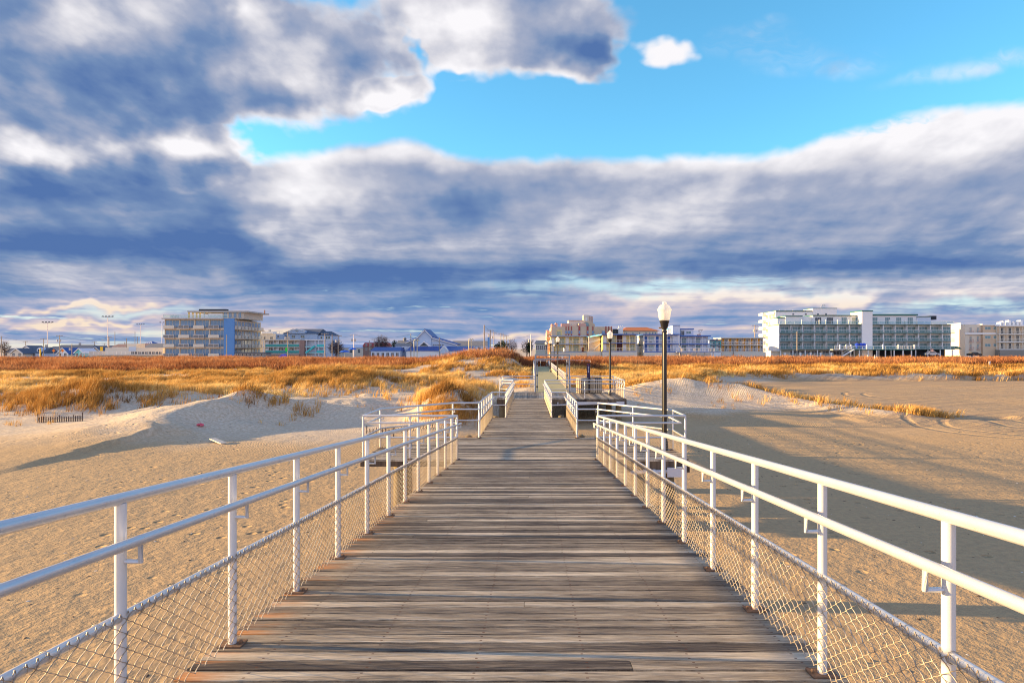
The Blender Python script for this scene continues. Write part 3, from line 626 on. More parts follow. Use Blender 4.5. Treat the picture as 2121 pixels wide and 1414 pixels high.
def lamp():
    r = empty('lamp_post', (0, 0, 0))
    mb = MB(); mb.lathe((0, 0, 0), [(.13, 0), (.13, .04), (.10, .07), (.09, .25), (.076, .32), (.072, .36)], 24); mb.build('base', M_black, r, smooth=True)
    MB().lathe((0, 0, 0), [(.066, .36), (.062, 3.12)], 24, flute=.08).build('pole', M_black, r)
    MB().lathe((0, 0, 0), [(.062, 3.12), (.072, 3.14), (.062, 3.18), (.06, 3.22), (.10, 3.30), (.105, 3.36), (.125, 3.40), (.13, 3.43), (.115, 3.44)], 24).build('collar', M_black, r, smooth=True)
    MB().tube([(-.03, 0, 3.25), (-.15, 0, 3.25)], .018, 8).build('photocell', mat('brass', (.5, .3, .1), .4, metal=.6), r, smooth=True)
    gb_ = MB().lathe((0, 0, 0), [(.085, 3.44), (.14, 3.46), (.158, 3.56), (.168, 3.66), (.188, 3.72), (.192, 3.735), (.165, 3.76), (.158, 3.79), (.135, 3.81), (.128, 3.83), (.09, 3.855), (.055, 3.875), (.062, 3.89), (.058, 3.92), (.03, 3.94), (.0, 3.945)], 32, flute=.025).build('globe', M_globe, r, smooth=True)
    MB().lathe((0, 0, 0), [(.02, 3.44), (.03, 3.50), (.045, 3.56), (.04, 3.62), (.0, 3.66)], 12).build('bulb', mat('lamp_bulb', (.8, .72, .6), .3), gb_, smooth=True)
    return r
def dup(o, parent=None, loc=None):
    c = o.copy(); COL.objects.link(c); c.parent = parent
    if loc is not None: c.location = loc
    for ch in list(o.children): dup(ch, c)
    return c
L0 = lamp()
GL = 'lamp posts along the boardwalk'
tag(L0, 'largest and nearest black lamp post with frosted acorn globe, beside the first landing', 'lamp post', GL); L0.location = (3.47, 17.96, 1.60)
M_arm = M_black
for (x_, y_, z_, lb) in ((4.72, 41.6, 1.47, 'second nearest lamp post standing on the far landing right of the litter bins'), (2.32, 63, 1.47, 'lamp post on the path just behind the gate frame, nearest of the path row'),
                         (2.19, 83, 1.47, 'lamp post in the path row between its nearest and its farthest'), (2.12, 107.6, 1.47, 'leftmost lamp post of the path row, at the end of the long path'), (4.6, 145, 1.4, 'smallest and farthest lamp post, beyond the end of the path before the yellow motel')):
    tag(dup(L0, None, (x_, y_, z_)), lb, 'lamp post', GL)
# ------------------------------------------------------------------ litter bins and the bollard sign
M_slat = mat('tan_wood_slats', (.46, .36, .24), .7, var=.2, scale=12); M_dk = mat('dark_bin_liner', (.02, .02, .025), .5)
def bin_(x_, y_, lb, ld):
    r = empty('litter_bin', (x_, y_, z4), lb, 'litter bin', 'litter bins on the far landing'); mb = MB()
    for j in range(16):
        a = 2 * math.pi * j / 16; c, s2 = math.cos(a), math.sin(a); cx_, cy_ = x_ + .36 * c, y_ + .36 * s2
        mb.add([(cx_ - s2 * .052 * i + c * o2, cy_ + c * .052 * i + s2 * o2, z4 + zz) for zz in (.05, .92) for i, o2 in ((-1, 0), (1, 0), (1, .03), (-1, .03))], [(0, 1, 2, 3), (7, 6, 5, 4), (0, 4, 5, 1), (1, 5, 6, 2), (2, 6, 7, 3), (3, 7, 4, 0)])
    mb.build('slats', M_slat, r); MB().lathe((x_, y_, z4), [(.34, .0), (.34, .93), (.28, .93), (.27, .2), (.0, .2)], 20).build('liner', M_dk, r, smooth=True)
    MB().lathe((x_, y_, z4), [(.40, .92), (.40, .96), (.33, 1.0), (.22, 1.01), (.22, .99), (.20, .94)], 20).build('lid', mat(*ld), r, smooth=True)
bin_(3.16, 43.35, 'tan slatted round litter bin, left of the pair on the far landing', ('bin_lid_tan', (.35, .3, .24), .5))
bin_(4.02, 43.3, 'tan slatted round litter bin with dark lid, right of the pair on the far landing', ('bin_lid_dark', (.03, .03, .05), .4))
sg = empty('sign_post', (3.6, 43.9, z4), 'slim dark purple marker post with rounded top behind the two litter bins', 'sign')
poly = [(3.50, z4), (3.70, z4)] + [(3.6 + .10 * math.cos(a), z4 + 1.78 + .10 * math.sin(a)) for a in np.linspace(0, math.pi, 9)]
MB().prism([(float(a), float(b)) for a, b in poly], 43.86, 43.92).build('panel', mat('dark_purple_plastic', (.035, .015, .06), .4), sg)
for k_ in range(5): MB().box(3.57, 3.63, 43.854, 43.859, z4 + 1.30 + k_ * .085, z4 + 1.36 + k_ * .085).build('letter', mat('pale_lettering', (.5, .5, .6), .5), sg)
MB().lathe((3.6, 43.855, z4 + 1.78), [(.0, -.03), (.03, 0), (.0, .03)], 8, sy=.1).build('emblem', mat('red_badge', (.5, .04, .05), .5), sg)
# ------------------------------------------------------------------ vegetation (numpy blades)
def veg_mat(name, stops, rough=.8, transl=.35):
    m = bpy.data.materials.new(name); m.use_nodes = True; t = m.node_tree; q = G(t); b = t.nodes['Principled BSDF']
    b.inputs['Roughness'].default_value = rough; b.inputs['Specular IOR Level'].default_value = .2
    r = q.n('ShaderNodeAttribute', attribute_name='rnd').outputs['Fac']; c = q.ramp(r, stops); q.put(b.inputs['Base Color'], c)
    tr = q.n('ShaderNodeBsdfTranslucent'); q.put(tr.inputs[0], c); mx = q.n('ShaderNodeMixShader'); mx.inputs[0].default_value = transl
    t.links.new(b.outputs[0], mx.inputs[1]); t.links.new(tr.outputs[0], mx.inputs[2]); t.links.new(mx.outputs[0], t.nodes['Material Output'].inputs[0]); return m
M_grass = veg_mat('straw_beach_grass', [(0, (.10, .045, .012)), (.3, (.38, .19, .045)), (.62, (.66, .38, .10)), (1, (.92, .70, .30))], transl=.2)
M_brush = veg_mat('reddish_brush', [(0, (.045, .018, .012)), (.35, (.19, .066, .028)), (.75, (.38, .145, .055)), (1, (.52, .26, .11))], transl=.3)
def in_view(X, Y, m=1.10): return (Y > 5) & (X > (-CX - 60) / F * Y * m) & (X < (2121 - CX + 60) / F * Y * m)
def blades(name, X, Y, Zb, H, Wd, R, n, m, spread, lean, kind_label, curve=.5):
    """n bent blades per clump"""
    N = len(X); rep = lambda a: np.repeat(a, n); x = rep(X) + rng.normal(0, 1, N * n) * rep(spread); y = rep(Y) + rng.normal(0, 1, N * n) * rep(spread)
    z = height(x, y) - .03 if Zb is None else rep(Zb); h = rep(H) * rng.uniform(.55, 1.15, N * n); w = rep(Wd) * rng.uniform(.6, 1.3, N * n)
    r = np.clip(rep(R) + rng.normal(0, .13, N * n), 0, 1)
    an = rng.uniform(0, 2 * np.pi, N * n); fac = rng.uniform(-1.5, 1.5, N * n); tx, ty = np.cos(fac), np.sin(fac)      # blade faces mostly the viewer side
    lx = lean + rng.normal(0, .34, N * n); ly = rng.normal(0, .25, N * n) - .05
    P = np.stack([x, y, z], 1); side = np.stack([tx, ty, 0 * tx], 1) * (w / 2)[:, None]
    M_ = P + np.stack([lx * .35 * h, ly * .35 * h, .6 * h], 1); T_ = P + np.stack([lx * h * (1 + curve * .3), ly * h, h * (1 - .25 * np.abs(lx))], 1)
    vs = np.stack([P - side, P + side, M_ + side * .75, M_ - side * .75, T_], 1).reshape(-1, 3)
    b = np.arange(N * n)[:, None] * 5; o = np_obj(name, vs, [b + np.array([[0, 1, 2, 3]]), b + np.array([[3, 2, 4]])], m, attr={'rnd': np.repeat(r, 5)})
    return tag(o, *kind_label, kind='stuff')
def grass_density(X, Y):
    n = fbm(X / 5, Y / 5, 4, 1); n2 = fbm(X / 1.6 + 4, Y / 2.4, 3, 2); lf = left_front(X)
    Lm = ss(Y, lf, lf + 5) * (X < 1); Lm = Lm * np.where(Y < 75, ss(n, .42, .54), ss(n, .36, .50))
    bare = gb(X, Y, -11, 56, 7.0, 7.5, 1.5) + gb(X, Y, -8, 50, 7, 3.5, 1.2) + gb(X, Y, -17, 43.5, 4, 3, 1.1) + gb(X, Y, -32, 49, 9, 2.0, .8) + gb(X, Y, -2.5, 60, 2, 14, .7) 
    Lm = Lm * np.clip(1.05 - bare, 0, 1)
    Lm = np.maximum(Lm, gb(X, Y, -4.6, 39.2, 1.3, 3.3, 1.5)); Lm = np.maximum(Lm, gb(X, Y, -4.2, 36.0, .8, 1.4, .7)); Lm = np.maximum(Lm, gb(X, Y, -29, 45, 3.6, 2.4, 1.4))
    Lm = np.maximum(Lm, gb(X, Y, -5.2, 48, 1.9, 4, 1.2)); Lm = np.maximum(Lm, gb(X, Y, -17.5, 60, 8, 4.5, 1.6) * (1 - .8 * gb(X, Y, -11, 56, 6, 6, 1)))
    Lm = np.maximum(Lm, gb(X, Y, -17.0, 41.5, 1.8, .8, .7) + gb(X, Y, -13.8, 41, .8, .7, .7))
    Lm = Lm * (1 - gb(X, Y, -1.5, 41, 1.6, 6, 1))
    re = right_edge(Y); Rm = (1 - ss(X - re, -3.5, -.3)) * (X > 3.3) * ss(Y + 2.5 * n2, 54, 60) * ss(n, .16, .32)
    Rm = np.maximum(Rm, np.exp(-((np.clip(X, 8, 24) - X) ** 2) / 2 - ((Y - np.interp(X, [8, 12, 16, 19, 23], [52, 50.5, 50, 47.5, 42.5])) / np.interp(X, [8, 17, 24], [2.6, 2.6, 1.3])) ** 2) * ss(n2, .22, .45) * (X > 7))
    Rm = np.maximum(Rm, (gb(X, Y, 14, 54.5, 4.2, 3.5, 1.5) + gb(X, Y, 18.5, 49.5, 2.5, 2.2, 1.0)) * ss(n2, .28, .5)); band = ss(Y + 4 * n, 93, 96) * (X > 14) * ss(n2, .22, .4); Rm = np.maximum(Rm, band)
    return np.clip(np.where(X < 1, Lm, Rm), 0, 1)
def scatter(n, y0, y1, pw=1.0):
    Y = y0 + (y1 - y0) * rng.random(n) ** pw; X = rng.uniform((-CX - 60) / F * 1.08, (2121 - CX + 60) / F * 1.08, n) * Y; return X, Y
def brush_field(X, Y):
    n = fbm(X / 14 + 3, Y / 14, 4, 3); e = 93 - 4 * gb(X, Y, -6, 92, 11, 30, 1) + 16 * (n - .5) + np.where(X > 10, 17, 0)
    return ss(Y, e, e + 5)
def not_path(X, Y): return ~((Y > 43) & (Y < 112) & (X > -.4) & (X < 2.9)) & ~((Y > 36) & (Y < 46) & (X > -2.3) & (X < 5.6)) & ~((np.abs(Y - 107.7) < 2) & (X > 0) & (X < 9.8)) & ~((Y < 45) & (np.abs(X) < 2.2))
X, Y = scatter(105000, 36, 86, .95); dns = grass_density(X, Y); bf = brush_field(X, Y)
hi = fbm(X / .9 + 3, Y / 1.3, 3, 1); k_ = (rng.random(len(X)) < dns * (1 - bf) * (.12 + 1.1 * ss(hi, .38, .6))) & not_path(X, Y); X, Y, hi = X[k_], Y[k_], hi[k_]; hn = .45 * fbm(X / 3, Y / 3, 3, 2) + .75 * ss(hi, .35, .75)
colr = np.clip(-.28 + 1.15 * fbm(X / 6 + 2, Y / 4, 4, 0) + .55 * hi, 0, 1)
colr = colr - .30 * gb(X, Y, -16.5, 60.5, 4.5, 5, 1) - .30 * gb(X, Y, -4.7, 39.5, 2, 4, 1) - .2 * gb(X, Y, 14, 54, 6, 5, 1); hn = hn * np.where((X > 7) & (Y < 54), .55, 1) * np.where(X < 0, .78, 1)
blades('beach_grass', X, Y, None, (.38 + .5 * hn) * (1 + .35 * gb(X, Y, -29, 45, 3.6, 2.4, 1) + .3 * gb(X, Y, -6.6, 42.5, 2, 3.4, 1)), .010 + .00038 * Y, colr, 13, M_grass, .13 + 0 * X, .34, ('golden wind-bent beach grass covering the near dunes', 'grass'))
X, Y = scatter(42000, 84, 150, 1.1); dns = np.maximum(grass_density(X, Y), .0); bf = brush_field(X, Y)
k_ = (rng.random(len(X)) < dns * (1 - .97 * bf) * (.15 + ss(fbm(X / 1.6, Y / 3, 3, 0), .36, .58))) & not_path(X, Y); X, Y = X[k_], Y[k_]; hn = fbm(X / 2.2, Y / 3, 3, 2)
blades('beach_grass', X, Y, None, .45 + .65 * hn, .012 + .00045 * Y, np.clip(-.12 + 1.25 * fbm(X / 3 + 2, Y / 4, 4, 0), 0, 1), 12, M_grass, .26 + 0 * X, .30, ('pale straw grass band behind the near dunes and the sand flat', 'grass'))
# stray sprigs on bare sand
X, Y = scatter(2600, 34, 62); k_ = (fbm(X / 2.5, Y / 2.5, 3, 1) > .60) & not_path(X, Y) & (np.abs(X) > 3) & ((X < 0) & (Y > 37) | (X > 5) & (X < right_edge(Y) + 1) & (Y > 43)); X, Y = X[k_], Y[k_]
blades('grass_sprigs', X, Y, None, .3 + 0 * X, .02 + 0 * X, .6 + 0 * X, 9, M_grass, .08 + 0 * X, .2, ('thin stray grass sprigs poking out of bare sand', 'grass'))
# shrub mass: forked twigs
def brush(name, n, y0, y1, m, hh, lab, cond, tw=26):
    X, Y = scatter(n, y0, y1, 1.0); k_ = (rng.random(len(X)) < brush_field(X, Y)) & not_path(X, Y) & cond(X, Y); X, Y = X[k_], Y[k_]
    hn = fbm(X / 5, Y / 5, 4, 1); big = fbm(X / 16, Y / 16, 3, 0); N = len(X)
    H = hh * (.20 + .75 * hn + .55 * big); rr = np.clip(-.35 + .95 * fbm(X / 9 + 6, Y / 9, 3, 2) + .85 * vn(X / 1.1, Y / 2.0, 2), 0, 1); H = H * (.72 + .55 * vn(X / 1.1, Y / 2.0, 2))
    rep = lambda a: np.repeat(a, tw); x = rep(X) + rng.normal(0, .55, N * tw); y = rep(Y) + rng.normal(0, .5, N * tw); z = height(x, y); h = rep(H)
    u = rng.random(N * tw) ** .7; dx_ = rng.normal(.06, .42, N * tw); dy_ = rng.normal(0, .4, N * tw)
    b0 = np.stack([x + dx_ * u * .4, y + dy_ * u * .4, z + h * u * .62], 1); L = h * rng.uniform(.22, .5, N * tw)
    t0 = b0 + np.stack([dx_ * L, dy_ * L, L], 1); w = (.010 + .00030 * y) * rng.uniform(.7, 1.4, N * tw); fa = rng.uniform(-1.5, 1.5, N * tw); sd = np.stack([w * np.cos(fa), w * np.sin(fa), .25 * w], 1)
    vs = np.stack([b0 - sd, b0 + sd, t0], 1).reshape(-1, 3); r = np.clip(rep(rr) + .25 * (u - .6) + rng.normal(0, .12, N * tw), 0, 1)
    o = np_obj(name, vs, (np.arange(N * tw)[:, None] * 3 + np.array([[0, 1, 2]])), m, attr={'rnd': np.repeat(r, 3)}); return tag(o, *lab, kind='stuff')
brush('dune_brush', 27000, 82, 176, M_brush, 1.6, ('reddish brown leafless brush covering the back dunes', 'brush'), lambda X, Y: True | (X > 0))
# ------------------------------------------------------------------ town
def WX(px, Y): return (px - CX) / F * Y
def WZ(py, Y): return E - (py - HY) / F * Y
GZ = 0.9
white = mat('white_stucco', (.78, .77, .76), .8, var=.05); cream = mat('cream_stucco', (.66, .60, .50), .85, var=.06); beige = mat('beige_panel', (.60, .51, .41), .8, var=.07)
tan = mat('tan_stucco', (.60, .46, .32), .85, var=.05); yellow = mat('yellow_stucco', (.72, .55, .20), .8, var=.06); pink = mat('salmon_stucco', (.62, .36, .28), .8, var=.06)
teal = mat('turquoise_paint', (.06, .52, .52), .6, var=.08); blue = mat('bright_blue_trim', (.03, .12, .42), .5, var=.08); green = mat('dark_green_trim', (.02, .13, .11), .5, var=.1)
slate = mat('slate_shingles', (.09, .12, .17), .85, var=.3, scale=2); grey = mat('grey_shingles', (.22, .22, .22), .9, var=.25, scale=2); terra = mat('terracotta_tiles', (.50, .16, .05), .8, var=.25, scale=2)
royal = mat('royal_blue_metal_roof', (.015, .07, .30), .45, var=.15); bluewall = mat('blue_tiled_wall', (.10, .26, .56), .6, var=.08); pale = mat('pale_blue_siding', (.46, .56, .70), .75, var=.06)
red = mat('dark_red_paint', (.36, .07, .06), .7, var=.1); brownp = mat('brown_stone_panel', (.30, .19, .16), .8, var=.2); dkred = mat('dark_brown_door', (.08, .02, .015), .6)
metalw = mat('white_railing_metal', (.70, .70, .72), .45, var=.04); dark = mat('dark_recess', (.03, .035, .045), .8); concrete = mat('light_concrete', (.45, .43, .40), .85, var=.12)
orange = mat('orange_door', (.75, .33, .03), .6, var=.05); poleM = mat('weathered_pole_wood', (.30, .25, .20), .9, var=.3, scale=1); pinkw = mat('white_galvanised_pole', (.62, .56, .58), .6)
whiteblue = mat('blue_white_siding', (.60, .66, .76), .75, var=.05); cyan = mat('cyan_trim', (.05, .48, .68), .5)
def glass(name, c, r=.08):
    m = mat(name, c, r, var=.5, scale=.45, spec=.9); return m
gl_t = glass('teal_window_glass', (.15, .25, .25)); gl_b = glass('blue_window_glass', (.12, .23, .38), .2); gl_d = glass('dark_window_glass', (.03, .04, .05)); gl_g = glass('curtained_window_glass', (.26, .30, .18), .2); gl_a = glass('pale_aqua_glass', (.30, .45, .45), .15)
class Face:
    """a wall plane: u runs along it, d is distance outwards"""
    def __init__(s, o, u=(1, 0), n=(0, -1)): s.o = o; s.u = u; s.n = n
    def box(s, mb, u0, u1, z0, z1, d0, d1):
        P = [(s.o[0] + s.u[0] * a + s.n[0] * d_, s.o[1] + s.u[1] * a + s.n[1] * d_) for a, d_ in ((u0, d0), (u1, d0), (u1, d1), (u0, d1))]
        vs = [(x, y, z0) for x, y in P] + [(x, y, z1) for x, y in P]
        mb.add(vs, [(0, 1, 2, 3), (7, 6, 5, 4), (0, 4, 5, 1), (1, 5, 6, 2), (2, 6, 7, 3), (3, 7, 4, 0)]); return mb
def fixn(o): 
    me = o.data; import bmesh as bm_; b = bm_.new(); b.from_mesh(me); bm_.ops.recalc_face_normals(b, faces=b.faces); b.to_mesh(me); b.free(); return o
def window(root, f, u0, u1, z0, z1, n=2, fm=None, gm=None, tr=0, name='window', d0=0.0):
    fm = fm or metalw; gm = gm or gl_t; w = .06; mb = MB()
    f.box(mb, u0, u1, z1 - w, z1, d0 + .003, d0 + .09); f.box(mb, u0, u1, z0, z0 + w, d0 + .003, d0 + .09)
    for i in range(n + 1):
        c = u0 + (u1 - u0) * i / n; a = max(u0, c - w / 2); b = min(u1, c + w / 2); f.box(mb, a, b, z0 + w, z1 - w, d0 + .003, d0 + .085)
    if tr: 
        zc = z0 + (z1 - z0) * tr; f.box(mb, u0 + w, u1 - w, zc - .03, zc + .03, d0 + .003, d0 + .08)
    o = fixn(mb.build(name, fm, root)); p = fixn(f.box(MB(), u0 + .01, u1 - .01, z0 + .01, z1 - .01, d0 + .002, d0 + .035).build('pane', gm, o)); return o
def railf(root, f, u0, u1, z0, h=1.05, d=0.0, m=None, step=1.4, infill=None, name='balcony_railing', bars=0):
    m = m or metalw; mb = MB(); f.box(mb, u0, u1, z0 + h - .09, z0 + h, d - .06, d); f.box(mb, u0, u1, z0 + .08, z0 + .13, d - .05, d - .01); k = max(1, round((u1 - u0) / step))
    for i in range(k + 1):
        c = u0 + (u1 - u0) * i / k; c = min(max(c, u0 + .03), u1 - .03); f.box(mb, c - .03, c + .03, z0, z0 + h - .09, d - .06, d)
    if bars:
        q_ = int((u1 - u0) / bars)
        for i in range(q_): c = u0 + (i + .5) * (u1 - u0) / q_; f.box(mb, c - .016, c + .016, z0 + .13, z0 + h - .09, d - .045, d - .015)
    o = fixn(mb.build(name, m, root))
    if infill: fixn(f.box(MB(), u0 + .04, u1 - .04, z0 + .14, z0 + h - .08, d - .04, d - .02).build('glass_panel', infill, o))
    return o
def bx(root, name, m, x0, x1, y0, y1, z0, z1): return MB().box(x0, x1, y0, y1, z0, z1).build(name, m, root)
clear = mat('greenish_balcony_glass', (.35, .50, .50), .1, var=.1, spec=.8)
_t = clear.node_tree; _m = _t.nodes.new('ShaderNodeMixShader'); _m.inputs[0].default_value = .86; _tp = _t.nodes.new('ShaderNodeBsdfTransparent'); _tp.inputs[0].default_value = (.9, .97, .97, 1)
_t.links.new(_t.nodes['Principled BSDF'].outputs[0], _m.inputs[1]); _t.links.new(_tp.outputs[0], _m.inputs[2]); _t.links.new(_m.outputs[0], _t.nodes['Material Output'].inputs[0])
# --- left hotel (blue side wall, beige balconies) -------------------------------------------------
Y = 221.0; H = empty('hotel', (WX(412, Y), Y, GZ), 'five-storey hotel with blue windows, beige balconies and a bright blue wall panel', 'hotel')
x0, xb, x1 = WX(340, Y), WX(463.5, Y), WX(484.5, Y); zt = WZ(661, Y); fl = [WZ(v, Y) for v in (661.5, 682, 701.5, 720.5, 740)]
bx(H, 'wall', beige, x0, xb, Y + .6, Y + 26, GZ, zt); bx(H, 'wall', bluewall, xb, x1, Y, Y + .59, GZ, zt + .25); bx(H, 'wall', beige, xb + .01, x1 - 1.6, Y + .6, Y + 26, GZ, zt)
bx(H, 'roof', concrete, x0 - .4, xb - .01, Y - .9, Y + 26.4, zt + .01, zt + .35)
f = Face((0, Y + .6)); nb = 4; bw = (xb - x0) / nb
for r in range(4):
    zc, zf = fl[r], fl[r + 1]
    bx(H, 'floor_slab', cream, x0 - .2, xb - .02, Y + .1, Y + .6 - .002, zf - .02, zf + .28)
    for c in range(nb):
        a = x0 + c * bw; window(H, f, a + .3, a + bw - .25, zf + .5, zc - .22, 4, cream, gl_b)
        solid = (r + c) % 2 == 0
        if solid: bx(H, 'balcony_panel', cream, a + .2, a + bw * .76, Y - .95, Y - .80, zf + .30, zf + 1.28); bx(H, 'balcony_floor', tan, a + .2, a + bw * .76, Y - .80, Y + .098, zf, zf + .2)
        else:
            bx(H, 'balcony_panel', grey, a + .2, a + bw * .76, Y - .9, Y - .86, zf + .30, zf + 1.2); bx(H, 'balcony_floor', tan, a + .2, a + bw * .76, Y - .85, Y + .098, zf, zf + .2); railf(H, f, a + .2, a + bw * .76, zf + .25, 1.05, 1.62)
        bx(H, 'fin', cream, a - .02, a + .18, Y + .30, Y + .598, zf + .29, zc - .02)
fs = Face((x1 - 1.6, 0), (0, 1), (1, 0)); nb = 9
for r in range(4):
    zc, zf = fl[r], fl[r + 1]; fixn(fs.box(MB(), Y + .8, Y + 26, zf - .05, zf + .2, .003, 1.5).build('floor_slab', tan, H))
    for c in range(nb):
        a = Y + .9 + c * 2.75; window(H, fs, a + .3, a + 2.4, zf + .4, zc - .35, 2, cream, gl_b); fixn(fs.box(MB(), a + .1, a + 1.9, zf + .21, zf + 1.2, 1.35, 1.5).build('balcony_panel', cream if c % 2 else beige, H))
pz = zt + .36; bx(H, 'penthouse', beige, WX(462, Y + 6), WX(505, Y + 6), Y + 6, Y + 22, pz, WZ(646, Y + 6)); bx(H, 'penthouse_roof', concrete, WX(388, Y + 5), WX(512, Y + 5), Y + 5, Y + 24, WZ(646.5, Y + 5) + .02, WZ(643.5, Y + 5))
for px in (391, 399, 407, 414): x = WX(px, Y + 5.5); bx(H, 'column', yellow, x - .2, x + .2, Y + 5.4, Y + 5.8, pz, WZ(646.6, Y + 5))
bx(H, 'penthouse', white, WX(431, Y + 5.8), WX(461, Y + 5.8), Y + 5.8, Y + 9, pz, WZ(648.5, Y + 5)); bx(H, 'roof_unit', dark, WX(412, Y + 9), WX(468, Y + 9), Y + 9, Y + 11, WZ(643.4, Y + 5), WZ(640, Y + 9))
for k_ in range(4): window(H, Face((0, Y + 5.8)), WX(420 + k_ * 2.5, Y + 5), WX(422 + k_ * 2.5, Y + 5), pz + .2, pz + 2.3, 1, cream, gl_a) if k_ == 0 else None
for k_ in range(4): window(H, Face((0, Y + 6)), WX(464 + k_ * 10, Y + 6), WX(470 + k_ * 10, Y + 6), pz + .3, pz + 2.2, 2, cream, gl_b)
railf(H, Face((0, Y - .6)), x0, x1 - 1.7, pz, 1.1, 0, metalw, 1.9, clear)
bx(H, 'terrace_wall', white, x0 + 1.8, x0 + 4.3, Y + .5, Y + .8, pz, pz + 1.1)
MB().lathe((WX(508, Y), Y + 16, WZ(643.5, Y)), [(.2, -.2), (.2, 1.1), (.1, 1.15)], 8).build('vent_pipe', mat('rust_pipe', (.3, .12, .08)), H)
# --- generic gallery motel ------------------------------------------------------------------------
def motel(label, px0, px1, rows, Yd, bays, wall, trim, rail, gls, door, base=None, wallx=None, depth=9, name='motel', rt=.28, cat='motel', dr=.22, side_rail=True, pattern=None, ac=False):
    """rows: photo rows of roof underside then each floor line"""
    X0, X1 = WX(px0, Yd), WX(px1, Yd); zz = [WZ(v, Yd) for v in rows]; r = empty(name, ((X0 + X1) / 2, Yd, GZ), label, cat)
    bx(r, 'wall', wall, X0 + .05, X1 - .05, Yd + 1.5, Yd + depth, GZ, zz[0] - .001); bx(r, 'roof', trim, X0 - .35, X1 + .35, Yd - .35, Yd + depth + .3, zz[0], zz[0] + rt)
    f = Face((0, Yd + 1.5)); bw = (X1 - X0) / bays
    for i in range(len(zz) - 1):
        zc, zf = zz[i], zz[i + 1]; bx(r, 'floor_slab', trim, X0, X1, Yd, Yd + 1.49, zf - .2, zf)
        railf(r, Face((0, Yd)), X0, X1, zf + .001, 1.0, -.02, rail, 1.5, None, bars=.3)
        for b in range(bays):
            a = X0 + b * bw; kind = pattern[b % len(pattern)] if pattern else 'dw'
            if 'd' in kind: 
                dd = fixn(f.box(MB(), a + .25, a + 1.15, zf + .02, zf + 2.05, .002, .06).build('door', door, r)); 
            if 'p' in kind: fixn(f.box(MB(), a + .02, a + bw - .02, zf + .02, zc - .02, .002, .05).build('wall_panel', dkred, r)); continue
            u0 = a + (1.55 if 'd' in kind else .4); window(r, f, u0, a + bw - .3, zf + (.75 if ac else .12), zc - .45, 3 if bw > 3.2 else 2, rail, gls)
            if ac: fixn(f.box(MB(), u0 + .2, u0 + 1.0, zf + .25, zf + .6, .002, .2).build('air_conditioner', concrete, r))
    for b in range(bays + 1):
        x = min(max(X0 + b * bw, X0 + .08), X1 - .08); bx(r, 'gallery_post', rail, x - .05, x + .05, Yd + .05, Yd + .15, zz[-1] + .001, zz[0] - .001) if side_rail else None
    if base: bx(r, 'base_wall', base, X0 - .2, X1 + .2, Yd - .6, Yd + depth - .3, GZ - .3, zz[-1] - .21)
    return r
YM = 199.0
r1 = motel('yellow two-storey motel wing with cream railings behind the far lamp posts', 1141, 1216, (697, 712, 728), YM + 8, 5, yellow, mat('grey_blue_trim', (.25, .33, .50)), cream, gl_g, white, base=cream, pattern=['dw', 'w', 'dw', 'w', 'dw'])
r2 = motel('yellow two-storey motel wing under a bright blue roof edge, with two dark brown door panels', 1249, 1318, (693.5, 710, 727), YM, 5, yellow, blue, cream, gl_g, white, base=cream, pattern=['dw', 'w', 'p', 'dw', 'w'])
st = empty('motel_stair_block', (WX(1232, YM), YM + 3, GZ), 'cream open stairwell with a turquoise slanting sign band between the two yellow wings', 'stairwell')
A_, B_ = WX(1217, YM + 8), WX(1249, YM)
bx(st, 'wall', beige, A_ + .1, B_ - .3, YM + 6, YM + 12, GZ, WZ(696, YM)); MB().add([(A_, YM + 7, WZ(698, YM)), (B_, YM + 1, WZ(693.3, YM)), (B_, YM + 1, WZ(691.5, YM)), (A_, YM + 7, WZ(696, YM)), (A_, YM + 11, WZ(698, YM)), (B_, YM + 11, WZ(693.3, YM)), (B_, YM + 11, WZ(691.5, YM)), (A_, YM + 11.2, WZ(696, YM))], [(0, 1, 2, 3), (7, 6, 5, 4), (3, 2, 6, 7), (0, 4, 5, 1), (1, 5, 6, 2), (0, 3, 7, 4)]).build('sign_band', cyan, st)
for k_ in range(9): x = A_ + 1.2 + k_ * .33; MB().box(x, x + .2, YM + 6.2 - k_ * .3, YM + 6.3 - k_ * .3, WZ(695.5, YM), WZ(692.5 - (k_ % 3), YM)).build('sign_letter', cyan, st)
MB().prism([(A_ + .3, WZ(711, YM)), (B_ - .3, WZ(704, YM)), (B_ - .3, WZ(699.5, YM)), (A_ + .3, WZ(706.5, YM))], YM + 4.5, YM + 4.7).build('stair_parapet', cream, st)
MB().bar((A_ + 1, YM + 3.2, WZ(727, YM)), (B_ - .3, YM + 3.2, WZ(711, YM)), 1.1, .2).build('stair_flight', concrete, st)
railf(st, Face((0, YM + 3)), A_ + .4, B_ - .4, WZ(727, YM), 1.0, 0, cream, 1.0, bars=.3); bx(st, 'base_wall', cream, A_ - .6, B_ - .3, YM + 1.2, YM + 5, GZ, WZ(727.5, YM))
for px, zc in ((1169, white), (1207, dkred)): c = empty('wheeled_bin', (WX(px, YM + 7), YM + 7.4, WZ(728, YM + 8)), 'rust-topped white bin on the lower gallery of the yellow motel' if zc is white else 'black wheeled bin on the lower gallery of the yellow motel', 'bin'); MB().lathe((WX(px, YM + 7), YM + 7.3, WZ(728, YM + 8)), [(.3, 0), (.38, 1.1)], 12).build('body', zc, c); MB().lathe((WX(px, YM + 7), YM + 7.3, WZ(728, YM + 8)), [(.41, 1.1), (.41, 1.2), (.2, 1.3)], 12).build('lid', dkred, c)
